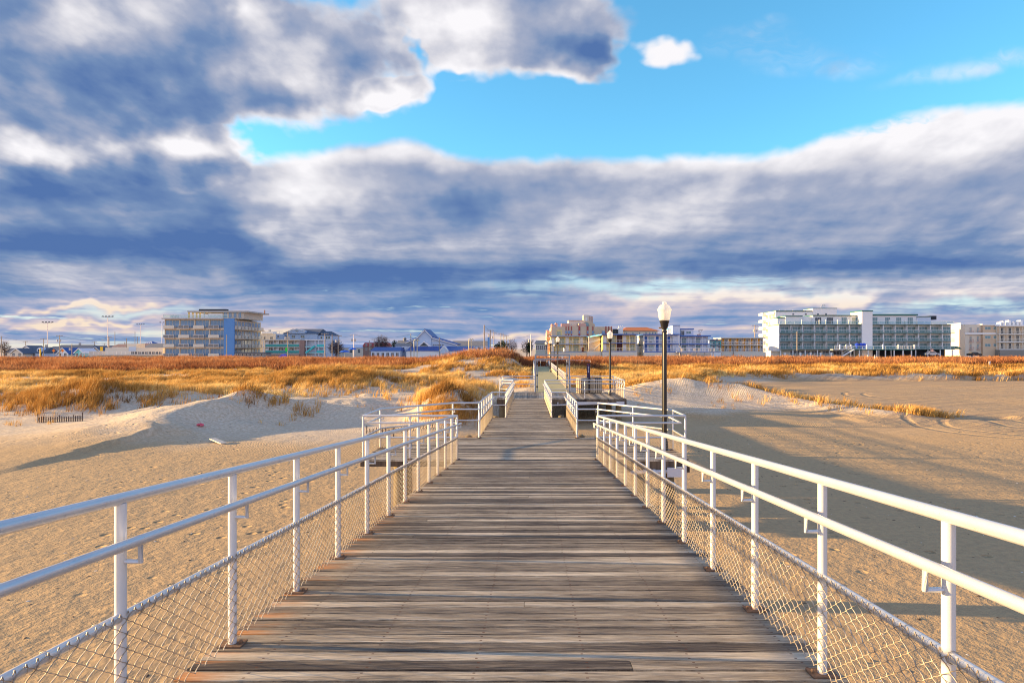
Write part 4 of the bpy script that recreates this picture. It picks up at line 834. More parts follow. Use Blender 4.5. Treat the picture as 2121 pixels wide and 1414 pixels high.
# tan hotel with red stripes and round tower
Y = 214.0; T_ = empty('hotel', (WX(1200, Y), Y, GZ), 'tan hotel with dark red vertical stripes and a round-topped tower behind the yellow motel', 'hotel')
bx(T_, 'wall', tan, WX(1142, Y), WX(1267, Y), Y, Y + 22, GZ, WZ(676.5, Y)); fT = Face((0, Y))
for px, w in ((1172.4, 1.8), (1178, 1.8), (1183.7, 1.8), (1200, 3.8), (1217, 3.8), (1228, 2.2), (1255, 2.2), (1261, 2.0), (1267, 1.6)):
    fixn(fT.box(MB(), WX(px - w / 2, Y), WX(px + w / 2, Y), WZ(697, Y), WZ(675.5, Y), .003, .14).build('stripe', red, T_))
for px, w, n_ in ((1172.4, 3, 1), (1178.3, 5, 2), (1183.8, 3, 1), (1200, 3, 1), (1217.3, 3, 1), (1228.3, 4, 1), (1250, 6.5, 2)): window(T_, fT, WX(px - w / 2, Y), WX(px + w / 2, Y), WZ(691, Y), WZ(685, Y), n_, pale, gl_b, d0=.15)
bx(T_, 'loggia', yellow, WX(1153, Y), WX(1163.5, Y), Y - .05, Y - .003, WZ(697, Y), WZ(683, Y)); window(T_, fT, WX(1154, Y), WX(1161, Y), WZ(696, Y), WZ(686, Y), 3, cream, gl_g, d0=.06)
bx(T_, 'side_wing', tan, WX(1133, Y), WX(1142, Y) - .01, Y + 3, Y + 20, GZ, WZ(686, Y))
for k_ in range(4): bx(T_, 'balcony_panel', pink if k_ % 2 else cream, WX(1132, Y), WX(1141.8, Y), Y + 1.6, Y + 2.99, WZ(692 + k_ * 9.5, Y), WZ(688.5 + k_ * 9.5, Y))
for px, t_ in ((1144, 671), (1152, 669), (1134, 684)): MB().lathe((WX(px, Y), Y + 1.5, 0), [(.45, WZ(690, Y)), (.45, WZ(t_ + 1, Y)), (.6, WZ(t_ + .8, Y)), (.1, WZ(t_ - 1, Y))], 12).build('turret', pink, T_)
bx(T_, 'penthouse', cream, WX(1178, Y + 5), WX(1213, Y + 5), Y + 5, Y + 15, WZ(677, Y), WZ(664, Y + 5)); bx(T_, 'penthouse_roof', pink, WX(1177.5, Y + 5), WX(1208, Y + 5), Y + 4.8, Y + 15.2, WZ(664, Y + 5) + .01, WZ(663, Y + 5))
for px in (1195, 1199, 1203): window(T_, Face((0, Y + 5)), WX(px, Y + 5), WX(px + 2.3, Y + 5), WZ(673.5, Y), WZ(667.5, Y), 1, metalw, gl_t)
bx(T_, 'parapet', pink, WX(1163, Y), WX(1180, Y), Y + .4, Y + 4.9, WZ(676.4, Y), WZ(669.5, Y)); bx(T_, 'parapet', pink, WX(1199, Y), WX(1214, Y), Y + .3, Y + 4.2, WZ(676.4, Y), WZ(669.2, Y))
px_ = [WX(v, Y + 4.5) for v in (1211, 1232, 1232, 1222, 1211)]; zz_ = [WZ(v, Y) for v in (677, 677, 670.5, 663.5, 663.5)]
MB().prism(list(zip(px_, zz_)), Y + 4.3, Y + 14).build('gable_block', tan, T_)
mb = MB(); mb.lathe((WX(1222, Y), Y + 9, 0), [(1.75, WZ(667, Y)), (1.75, WZ(653, Y)), (1.3, WZ(651.5, Y)), (.3, WZ(651, Y))], 24); mb.build('tower', mat('pinkish_stucco', (.52, .38, .32), .8), T_, smooth=True); bx(T_, 'tower', cream, WX(1208, Y + 8), WX(1219, Y + 8), Y + 7, Y + 11, WZ(667, Y), WZ(652.5, Y + 8))
window(T_, Face((0, Y + 7)), WX(1213, Y + 7), WX(1216, Y + 7), WZ(663, Y), WZ(654.5, Y), 1, metalw, white)
c0 = (WX(1216.5, Y), WZ(674.5, Y)); 
MB().prism([(c0[0] + 1.0, c0[1])] + [(c0[0] + 1.0 * math.cos(a), c0[1] + 1.0 * math.sin(a) * 1.3) for a in np.linspace(0, math.pi / 1, 10)][1:], Y + 4.2, Y + 4.29).build('arched_window', gl_t, T_)
railf(T_, fT, WX(1153.5, Y), WX(1163, Y), WZ(676.5, Y), 1.3, -.3, metalw, .8)
# terracotta roofed block
Y = 240.0; R2 = empty('apartment_building', (WX(1325, Y), Y, GZ), 'cream building under a wide terracotta hipped roof', 'building'); a, b = WX(1288, Y), WX(1362, Y)
bx(R2, 'wall', cream, a, b, Y, Y + 14, GZ, WZ(684.5, Y)); ze, zr = WZ(685, Y), WZ(676.5, Y)
MB().add([(a - .8, Y - .8, ze), (b + .8, Y - .8, ze), (b + .8, Y + 15, ze), (a - .8, Y + 15, ze), (WX(1303, Y), Y + 6, zr), (WX(1345, Y), Y + 6, zr), (WX(1345, Y), Y + 9, zr), (WX(1303, Y), Y + 9, zr)], [(0, 1, 5, 4), (1, 2, 6, 5), (2, 3, 7, 6), (3, 0, 4, 7), (4, 5, 6, 7), (3, 2, 1, 0)]).build('roof', terra, R2)
for px in (1293, 1298, 1311, 1325, 1338, 1346, 1352, 1358): window(R2, Face((0, Y)), WX(px - 1.3, Y), WX(px + 1.3, Y), WZ(692, Y), WZ(687.5, Y), 1, metalw, gl_t)
Y = 236.0; ru = empty('rooftop_utility_block', (WX(1275, Y), Y, GZ), 'pale flat block with a dark square cooling unit on top, left of the terracotta roof', 'building')
bx(ru, 'wall', cream, WX(1266, Y), WX(1293, Y), Y, Y + 8, GZ, WZ(691, Y)); bx(ru, 'cooling_unit', dark, WX(1270, Y), WX(1281, Y), Y + 1, Y + 4, WZ(691, Y), WZ(681, Y)); bx(ru, 'parapet', white, WX(1281.5, Y), WX(1292, Y), Y + 2, Y + 3, WZ(691, Y), WZ(679.5, Y))
for px in (1284, 1287, 1291): MB().lathe((WX(px, Y), Y + 2.5, WZ(679.5, Y)), [(.14, 0), (.14, .6), (.25, .65), (.05, .9)], 8).build('vent_pipe', white, ru)
# blue and white motels
r3 = motel('white motel with blue doors and bright blue floor edges right of the yellow motel', 1334, 1406, (693.5, 711, 728), YM, 3, white, blue, metalw, gl_a, blue, base=cream, ac=True, depth=14)
bx(r3, 'side_wall', white, WX(1334, YM) - .02, WX(1334, YM) + .06, YM + .0, YM + 14, GZ, WZ(693.5, YM) - .02)
mb = MB()
for i in range(2):
    for k_ in range(5): mb = MB().lathe((WX(1334, YM) - .22, YM + 2 + k_ * 2.5, WZ(700 + i * 17, YM)), [(.04, 0), (.1, .25), (.12, .5), (.03, .7)], 6).build('wall_light', dark, r3)
Y = YM + 1; tw = empty('stair_tower', (WX(1400, Y), Y, GZ), 'tall plain white stair tower with blue cap between the two blue-edged motels', 'tower'); bx(tw, 'wall', whiteblue, WX(1393, Y), WX(1408.4, Y), Y, Y + 6, GZ, WZ(674.6, Y)); bx(tw, 'cap', blue, WX(1392.6, Y), WX(1408.8, Y), Y - .1, Y + 6.1, WZ(674.5, Y), WZ(673.2, Y))
bx(tw, 'low_wing', white, WX(1386, Y), WX(1392.9, Y), Y + 2, Y + 6, GZ, WZ(681.5, Y)); bx(tw, 'cap', cyan, WX(1385.6, Y), WX(1392.5, Y), Y + 1.9, Y + 6.05, WZ(681.4, Y), WZ(680.2, Y))
r4 = motel('white blue-edged motel with a small third-storey block, right of the stair tower', 1411, 1470, (696.5, 711.6, 727.5), YM + 2, 4, whiteblue, blue, metalw, gl_t, whiteblue, base=cream, pattern=['w', 'd', 'w', 'dw'])
bx(r4, 'third_storey', whiteblue, WX(1410, YM + 3), WX(1436.5, YM + 3), YM + 3, YM + 10, WZ(695, YM + 2), WZ(682, YM + 3)); bx(r4, 'third_storey_roof', blue, WX(1409, YM + 3), WX(1437.5, YM + 3), YM + 2.8, YM + 10.2, WZ(682, YM + 3) + .01, WZ(680.2, YM + 3))
window(r4, Face((0, YM + 3)), WX(1411, YM + 3), WX(1417.5, YM + 3), WZ(694, YM), WZ(684, YM), 2, metalw, gl_d); window(r4, Face((0, YM + 3)), WX(1421.5, YM + 3), WX(1431, YM + 3), WZ(690.5, YM), WZ(685, YM), 2, metalw, gl_t)
an = empty('roof_antenna', (WX(1448, YM + 4), YM + 4, WZ(695, YM)), 'slanting pink-footed antenna frame on the roof of the white motel', 'antenna'); x = WX(1448, YM + 4)
MB().box(x - .5, x + .5, YM + 3.7, YM + 4.3, WZ(695, YM), WZ(691.5, YM)).build('foot', pink, an); MB().tube([(x, YM + 4, WZ(692, YM)), (x, YM + 4, WZ(682, YM))], .08, 6).build('mast', poleM, an); MB().tube([(x - .3, YM + 4, WZ(684, YM)), (WX(1463, YM), YM + 4, WZ(681.5, YM))], .07, 6).build('boom', poleM, an); MB().tube([(x + .2, YM + 4, WZ(691, YM)), (WX(1462, YM), YM + 4, WZ(681.8, YM))], .05, 6).build('brace', poleM, an)
Y = YM; tdk = empty('terrace_deck', (WX(1440, Y), Y - 3, GZ), 'long grey-blue terrace with railings and benches along the foot of the white motels', 'terrace')
bx(tdk, 'deck', mat('blue_grey_edge', (.22, .27, .42)), WX(1402, Y - 3), WX(1494, Y - 3), Y - 3, Y - .7, WZ(729.5, Y), WZ(728.3, Y)); railf(tdk, Face((0, Y - 3)), WX(1402, Y - 3), WX(1494, Y - 3), WZ(728.2, Y), 1.05, 0, metalw, 1.9, bars=.35)
for px in (1409, 1435, 1443, 1467, 1474): bx(tdk, 'planter', beige, WX(px - 1.7, Y), WX(px + 1.7, Y), Y - 2.5, Y - 1.9, WZ(728.2, Y), WZ(721.5, Y))
MB().bar((WX(1412, Y), Y - 1.5, WZ(727, Y)), (WX(1403, Y), Y - 1.5, WZ(713, Y)), .9, .15).build('stair_flight', concrete, tdk)
for k_ in range(6): bx(tdk, 'support', concrete, WX(1404 + k_ * 17, Y), WX(1405.2 + k_ * 17, Y), Y - 2.6, Y - 2.2, GZ, WZ(729.6, Y))
r5 = motel('small turquoise-railed motel with dark roof, squeezed between the white motel and the yellow-door motel', 1472, 1493, (705, 714, 727), YM + 25, 2, whiteblue, slate, teal, gl_t, white, base=white)
YH = 226.0
r6 = motel('low white motel with a row of orange-yellow doors left of the big white hotel', 1495, 1584, (700.5, 714, 728), YH, 6, beige, cream, metalw, gl_d, orange, base=cream)
# --- big white hotel ------------------------------------------------------------------------------
Y = 237.0; BH = empty('hotel', (WX(1790, Y), Y, GZ), 'biggest hotel, white with dark green floor edges and three rows of balconies', 'hotel')
bxa, bxb = WX(1614.6, Y), WX(1977, Y); t0, t1 = WX(1784, Y), WX(1805.5, Y); rows = [WZ(v, Y) for v in (672.2, 690, 707, 723.6)]
bx(BH, 'wall', white, bxa + .01, bxb, Y + 2.0, Y + 11, rows[3], rows[0]); bx(BH, 'end_wall', white, bxa - .25, bxa, Y, Y + 10.6, WZ(727, Y), rows[0] + .05); bx(BH, 'end_cap', mat('bright_green_trim', (.20, .55, .16)), bxa - .3, bxa - .252, Y - .1, Y + 10.7, rows[0] - .25, rows[0] + .15)
bx(BH, 'tower', white, t0, t1, Y - .6, Y + 8, GZ, WZ(645, Y)); bx(BH, 'tower_cap', green, t0 - .15, t1 + .15, Y - .75, Y + 8.2, WZ(645, Y) + .01, WZ(643, Y))
fB = Face((0, Y + 2.0)); bays = [(bxa, t0, 7), (t1, bxb, 7)]
for r in range(4):
    for a, b, n_ in bays: bx(BH, 'floor_edge', green, a + .01, b - .01, Y - .15, Y + 1.99, rows[r] - .05, rows[r] + .13)
for r in range(3):
    for a, b, n_ in bays:
        w = (b - a) / n_
        for i in range(n_):
            u = a + i * w; window(BH, fB, u + .42, u + 1.05, rows[r + 1] + .18, rows[r] - .68, 1, metalw, gl_d); window(BH, fB, u + 1.2, u + w - .25, rows[r + 1] + .18, rows[r] - .68, 3 if (i + r) % 3 else 2, metalw, gl_t)
            railf(BH, Face((0, Y)), u + .25, u + w - .03, rows[r + 1] + .15, 1.02, -.02, metalw, 2, clear); bx(BH, 'divider', white, u - .09, u + .09, Y + .1, Y + 1.98, rows[r + 1] + .15, rows[r] - .13) if i else None
ys_ = Y + 3.2; zr = rows[0] + .15
bx(BH, 'set_back_storey', white, WX(1684, ys_), WX(1784, ys_), ys_, Y + 11, zr, WZ(654, ys_)); bx(BH, 'set_back_roof', green, WX(1683, ys_), WX(1784, ys_) - .1, ys_ - .5, Y + 11.2, WZ(654, ys_) + .01, WZ(652.3, ys_))
bx(BH, 'set_back_storey', white, WX(1806, ys_), WX(1898, ys_), ys_, Y + 11, zr, WZ(653.3, ys_)); bx(BH, 'set_back_roof', green, WX(1806, ys_), WX(1900, ys_), ys_ - .5, Y + 11.2, WZ(653.3, ys_) + .01, WZ(650.5, ys_))
bx(BH, 'set_back_storey', white, WX(1610, ys_), WX(1626, ys_), ys_, Y + 10, zr, WZ(659, ys_)); bx(BH, 'set_back_roof', green, WX(1609, ys_), WX(1626, ys_), ys_ - .2, Y + 10, WZ(659, ys_) + .01, WZ(657.2, ys_))
bx(BH, 'set_back_storey', white, WX(1626.1, ys_), WX(1660, ys_), ys_ - .5, Y + 10, zr, WZ(655.5, ys_)); bx(BH, 'set_back_roof', green, WX(1625, ys_), WX(1661, ys_), ys_ - .8, Y + 10.1, WZ(655.5, ys_) + .01, WZ(653.8, ys_)); bx(BH, 'set_back_storey', white, WX(1660.1, ys_), WX(1683.9, ys_), ys_ + 1, Y + 10, zr, WZ(655, ys_))
bx(BH, 'set_back_storey', whiteblue, WX(1900.5, ys_), WX(1930, ys_), ys_ + .6, Y + 10, zr, WZ(656, ys_)); bx(BH, 'set_back_roof', green, WX(1899.5, ys_), WX(1931, ys_), ys_ + .3, Y + 10.1, WZ(656, ys_) + .01, WZ(654.6, ys_)); bx(BH, 'roof_unit', dark, WX(1930.5, ys_), WX(1945, ys_), ys_ + 1.5, ys_ + 4, WZ(661.5, ys_), WZ(653.5, ys_))
fK = Face((0, ys_))
for px in (1688, 1712.5, 1743, 1765, 1806.8, 1833, 1856, 1880): window(BH, fK, WX(px, ys_), WX(px + (13 if px < 1740 else 10.5), ys_), zr + .1, WZ(657, ys_), 3, metalw, gl_t if px > 1735 else gl_d)
for a, b, n_ in bays: railf(BH, Face((0, Y)), a + .1, b - .1, zr, 1.1, -.1, white, 2.6, clear, 'terrace_railing')
for px in (1662, 1698, 1712, 1736, 1760, 1819, 1843, 1875, 1900): bx(BH, 'terrace_pier', white, WX(px - .9, Y), WX(px + .9, Y), Y + .16, Y + .5, zr, zr + 1.5)
mb = MB(); 
for k_ in range(15): x = bxa + .5 + k_ * (bxb - bxa - 1) / 14; bx(BH, 'ground_column', white, x - .14, x + .14, Y + .2, Y + .5, GZ, rows[3] - .13)
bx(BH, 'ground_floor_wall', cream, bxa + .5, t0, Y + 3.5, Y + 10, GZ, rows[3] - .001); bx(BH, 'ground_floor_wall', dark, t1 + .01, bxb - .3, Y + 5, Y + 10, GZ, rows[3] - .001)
for k_ in range(6): window(BH, Face((0, Y + 3.5)), bxa + 5 + k_ * 3.8, bxa + 8.2 + k_ * 3.8, GZ + 1.2, rows[3] - .5, 3, metalw, gl_d)
# back tower block of the hotel
Y2 = 262.0; BT = empty('hotel_tower', (WX(1665, Y2), Y2, GZ), 'taller white block with sunlit stacked balconies on its left side, behind the green-edged hotel', 'building')
xa_, xb_ = WX(1607, Y2), WX(1732, Y2); bx(BT, 'wall', white, xa_, xb_, Y2, Y2 + 15, GZ, WZ(644, Y2)); bx(BT, 'roof_edge', green, xa_ - .1, WX(1683, Y2), Y2 - .15, Y2 + 15.1, WZ(644, Y2) + .01, WZ(644, Y2) + .2); bx(BT, 'upper_block', white, WX(1683, Y2), xb_ + .05, Y2 - .4, Y2 + 9, WZ(652, Y2), WZ(639, Y2)); bx(BT, 'roof_edge', green, WX(1683, Y2) - .1, xb_ + .15, Y2 - .5, Y2 + 9.1, WZ(639, Y2) + .01, WZ(639, Y2) + .2)
bx(BT, 'trim_band', green, xa_ + .1, WX(1683, Y2) - .15, Y2 - .08, Y2 - .003, WZ(645.6, Y2), WZ(644.6, Y2))
for px in (1643, 1669, 1693, 1710): window(BT, Face((0, Y2 - (.4 if px > 1683 else 0))), WX(px - 2, Y2), WX(px + 2, Y2), WZ(652.5, Y2), WZ(648.6, Y2), 2, metalw, gl_d)
for k_ in range(6):
    z = WZ(651 + 15 * k_, Y2)
    if z < GZ + .5: continue
    bx(BT, 'balcony_panel', white, xa_ - 1.6, xa_ - .01, Y2 + 10, Y2 + 15, z, z + 1.1); bx(BT, 'balcony_panel', cream, xa_ - .5, xa_ - .012, Y2 + .4, Y2 + 9.9, z, z + 1.0)
fL = Face((xa_, 0), (0, -1), (-1, 0))
for k_ in range(5):
    for j in range(3): window(BT, fL, -(Y2 + 3.6 + j * 3.6), -(Y2 + 1.0 + j * 3.6), WZ(661 + 15 * k_, Y2) + .6, WZ(653 + 15 * k_, Y2) + .5, 1, metalw, mat('warm_shutters', (.55, .45, .28)), d0=.0)
ds = empty('satellite_dish', (WX(1705, Y2), Y2 - 1, WZ(639, Y2)), 'white satellite dish on the roof of the taller hotel block', 'dish'); mb = MB().lathe((0, 0, 0), [(.0, .3), (.5, .22), (1.0, 0), (.97, -.03), (.45, .17), (.0, .25)], 20); cx_, cy_, cz_ = WX(1705, Y2), Y2 - .2, WZ(635, Y2)
mb.v = [(cx_ + x, cy_ + z, cz_ + y) for x, y, z in mb.v]; mb.build('dish', white, ds, smooth=True); MB().tube([(cx_, cy_ + .3, WZ(639, Y2) + .2), (cx_, cy_ + .25, cz_)], .08, 6).build('mount', metalw, ds)
for i, px in enumerate((1627, 1639, 1655, 1661, 1667, 1673, 1679, 1690, 1699)): tag(bx(None, 'roof_vent', white if i < 3 else dark, WX(px - 2, Y2), WX(px + 2, Y2), Y2 + 5, Y2 + 7, WZ(644 if px < 1683 else 639, Y2) + .2, WZ((641 if px < 1683 else 636.5), Y2)), 'white box vent along the roof of the taller hotel block' if i < 3 else 'dark square unit in the row on the roof of the taller hotel block', 'roof vent', 'vents on the hotel roof')
bx(BH, 'deck_terrace', white, WX(1750, Y - 5), WX(1893, Y - 5), Y - 5, Y - .7, WZ(724.3, Y), WZ(723.2, Y)); bx(BH, 'deck_edge', green, WX(1750, Y - 5), WX(1893, Y - 5), Y - 5.1, Y - 5.003, WZ(724.6, Y), WZ(723.2, Y))
fD = Face((0, Y - 5)); railf(BH, fD, WX(1729, Y - 5), WX(1762, Y - 5), WZ(723.1, Y), 1.25, 0, white, 1.9, None, 'baluster_railing', bars=.45); railf(BH, fD, WX(1762, Y - 5), WX(1858, Y - 5), WZ(723.1, Y), 1.15, 0, white, 4, clear, 'terrace_railing'); railf(BH, fD, WX(1858, Y - 5), WX(1893, Y - 5), WZ(723.1, Y), 1.3, 0, white, 1.9, None, 'baluster_railing', bars=.45)
bx(BH, 'deck_terrace', white, WX(1729, Y - 5), WX(1750, Y - 5) - .01, Y - 5, Y - .7, WZ(724.3, Y), WZ(723.2, Y))
for px in (1739, 1752, 1762, 1795, 1828, 1860, 1893): bx(BH, 'terrace_pier', white, WX(px - 1.1, Y - 5), WX(px + 1.1, Y - 5), Y - 5.5, Y - 5.12, WZ(723, Y), WZ(713.5, Y))
MB().bar((WX(1727, Y), Y - 5.8, WZ(738, Y)), (WX(1752, Y), Y - 5.8, WZ(723.6, Y)), 1.1, .25).build('stair_flight', white, BH); MB().bar((WX(1727, Y), Y - 6.4, WZ(731.5, Y)), (WX(1752, Y), Y - 6.4, WZ(717.5, Y)), .08, .1).build('stair_rail', white, BH)
for k_ in range(8): bx(BH, 'ground_column', white, WX(1762 + 18 * k_, Y - 5), WX(1763.5 + 18 * k_, Y - 5), Y - 4.9, Y - 4.5, GZ, WZ(724.8, Y))
um = empty('patio_umbrella', (WX(1781, Y - 3), Y - 3, WZ(723, Y)), 'closed royal blue umbrellas and covers on the hotel terrace beside the white tower', 'umbrella'); clothb = mat('royal_blue_cloth', (.02, .07, .55), .8)
for o_ in (-1.0, .4, 1.4): MB().lathe((WX(1781, Y - 3) + o_, Y - 3, WZ(723, Y)), [(.25, .3), (.55, 1.3), (.8, 1.7), (.15, 2.1), (.02, 2.2)], 10).build('canopy', clothb, um)
# white fence with capped piers in front of it
fw = empty('terrace_fence', (WX(1690, Y - 8), Y - 8, GZ), 'low white fence with thick capped piers in front of the big white hotel', 'fence'); 
railf(fw, Face((0, Y - 8)), WX(1622, Y - 8), WX(1726, Y - 8), WZ(738.5, Y - 8), 1.15, 0, white, 2.2, clear, 'fence_panel')
for px in (1625, 1657, 1678, 1699, 1721): bx(fw, 'pier', white, WX(px - 1.3, Y - 8), WX(px + 1.3, Y - 8), Y - 8.5, Y - 8.05, GZ - .2, WZ(731, Y - 8)); bx(fw, 'pier_cap', white, WX(px - 1.8, Y - 8), WX(px + 1.8, Y - 8), Y - 8.55, Y - 8.0, WZ(731, Y - 8) + .002, WZ(730, Y - 8))
fn = empty('terrace_fence', (WX(1570, Y - 8), Y - 8, GZ), 'low white fence running in front of the orange-yellow doors', 'fence'); railf(fn, Face((0, Y - 8)), WX(1500, Y - 8), WX(1600, Y - 8), GZ + .1, 1.5, 0, white, 2.5, None, 'fence_panel', bars=.5)
# buildings right of the hotel
Y = 243.0; J = empty('apartment_building', (WX(2035, Y), Y, GZ), 'cream apartment block with small sunlit side balconies, right of the big white hotel', 'building')
a, b = WX(2036, Y), WX(2069, Y); bx(J, 'wall', tan, a, b, Y, Y + 16, GZ, WZ(673.5, Y)); bx(J, 'roof', white, a - .3, b + .2, Y - .3, Y + 16.3, WZ(673.5, Y) + .01, WZ(671, Y)); bx(J, 'side_wing', cream, WX(1999, Y + 1), a - .01, Y + 1, Y + 15, GZ, WZ(671.5, Y)); bx(J, 'side_wing', white, WX(1993, Y + 3), WX(1999, Y + 3), Y + 4, Y + 12, GZ, WZ(668, Y)); bx(J, 'band', white, WX(1999, Y) - .1, b + .1, Y - .15, Y - .003, WZ(692.3, Y), WZ(689, Y))
for z_ in (676.5, 695, 711.5):
    for px in (2040, 2057.5): window(J, Face((0, Y)), WX(px, Y), WX(px + 11.5, Y), WZ(z_ + 6, Y), WZ(z_, Y), 2, metalw, gl_t)
for z_ in (678, 696, 712):
    for px in (2012, 2027): window(J, Face((0, Y + 1)), WX(px, Y), WX(px + 4, Y), WZ(z_ + 11, Y), WZ(z_, Y), 2, pink, gl_a); railf(J, Face((0, Y + 1)), WX(px - 1, Y), WX(px + 5.5, Y), WZ(z_ + 12, Y), 1.0, .9, pink, .8, bars=.25); bx(J, 'balcony_floor', pink, WX(px - 1, Y), WX(px + 5.5, Y), Y + .1, Y + .98, WZ(z_ + 12.6, Y), WZ(z_ + 12, Y))
K = motel('white four-storey apartment block with long cream balconies at the far right edge', 2070, 2150, (675.5, 691.5, 707.5, 723), 241, 5, cream, white, cream, gl_d, tan, base=mat('grey_brown_base', (.25, .23, .2)), name='apartment_building', cat='building', rt=.4)  # base wall in one even grey-brown
for i, px in enumerate((2072, 2078, 2090, 2098, 2106, 2114)): bx(K, 'roof_unit', white, WX(px, 245), WX(px + 4, 245), 245, 247, WZ(675, 241), WZ(667 - (i % 3) * 2, 245))
Y = 262; I_ = empty('apartment_building', (WX(1986, Y), Y, GZ), 'small cream block showing between the big hotel and the sunlit apartments', 'building'); bx(I_, 'wall', cream, WX(1972, Y), WX(1998, Y), Y, Y + 10, GZ, WZ(682, Y)); bx(I_, 'roof', terra, WX(1972, Y), WX(1994, Y), Y - .3, Y + 10, WZ(682, Y) + .01, WZ(680.5, Y)); bx(I_, 'upper_block', white, WX(1980, Y), WX(1993, Y), Y + 2, Y + 8, WZ(680.4, Y), WZ(674, Y))
for px in (1980, 1987): window(I_, Face((0, Y)), WX(px, Y), WX(px + 5, Y), WZ(702, Y), WZ(695, Y), 2, metalw, gl_d)
aw = MB(); Y = 240; x0_, x1_ = WX(1978, Y), WX(1992, Y); aw.prism([(x0_, WZ(723, Y)), (x1_, WZ(723, Y)), (x1_ - .6, WZ(719, Y)), (x1_ - 1.4, WZ(717.5, Y)), (x0_, WZ(717, Y))], Y, Y + 4); tag(aw.build('awning', green), 'dark green barrel awning between the big hotel and the sunlit apartments', 'awning')
# cars
def car(px, Yc, py, m, lab, s=1.0):
    x = WX(px, Yc); z = WZ(py, Yc); r = empty('parked_car', (x, Yc, z), lab, 'car'); P = [(-2.2, .35), (2.2, .35), (2.2, .75), (1.9, .95), (1.1, 1.0), (.6, 1.5), (-1.0, 1.55), (-1.7, 1.05), (-2.15, .95)]
    MB().prism([(x + a * s, z + b * s) for a, b in P], Yc - .85, Yc + .85).build('body', m, r)
    for a in (-1.35, 1.35): 
        mb = MB().lathe((0, 0, 0), [(.0, -.12), (.33, -.12), (.35, 0), (.33, .12), (.0, .12)], 16); mb.v = [(x + a * s + v[0], Yc - .82 + v[2], z + .34 + v[1]) for v in mb.v]; mb.build('wheel', dark, r)
    MB().prism([(x + a * s, z + b * s) for a, b in [(-1.35, 1.05), (.85, 1.05), (.5, 1.4), (-.95, 1.45)]], Yc - .88, Yc - .853).build('side_window', gl_d, r)
car(1930, 231, 737, mat('silver_car_paint', (.5, .5, .52), .25, metal=.4), 'pale car parked under the right end of the big white hotel'); car(2018, 236, 738, mat('black_car_paint', (.02, .02, .022), .2), 'black car parked in front of the sunlit apartment block')
bt = empty('covered_boat', (WX(1932, 233), 233, GZ), 'terracotta coloured chimney-like cover rising behind the pale parked car', 'cover'); MB().lathe((WX(1932, 233), 233.6, 0), [(1.6, WZ(731, 233)), (.9, WZ(727, 233)), (.5, WZ(725.5, 233)), (.55, WZ(722.5, 233)), (.2, WZ(722, 233))], 8).build('cover', pink, bt)
# marker posts on the dunes
def marker(px, py0, py1, Ym, w, lab, cat='marker post'):
    x = WX(px, Ym); r = empty('marker_post', (x, Ym, WZ(py1, Ym)), lab, cat); bx(r, 'post', white, x - w / 2, x + w / 2, Ym - .05, Ym + .05, WZ(py1, Ym), WZ(py0, Ym)); bx(r, 'band', mat('grey_reflector', (.3, .3, .35), .5), x - w * .4, x + w * .4, Ym - .056, Ym - .053, WZ(py0 + (py1 - py0) * .3, Ym), WZ(py0 + (py1 - py0) * .1, Ym))
marker(2050, 748, 764, 108, .24, 'tallest white marker post on the grass at the right'); marker(1981.5, 749, 756, 120, .2, 'short white marker post left of the tallest one'); marker(1812, 735, 745, 150, .2, 'white post in the brush below the hotel terrace'); marker(487, 764, 773, 92, .38, 'small white sign on the grassy dune at the left')

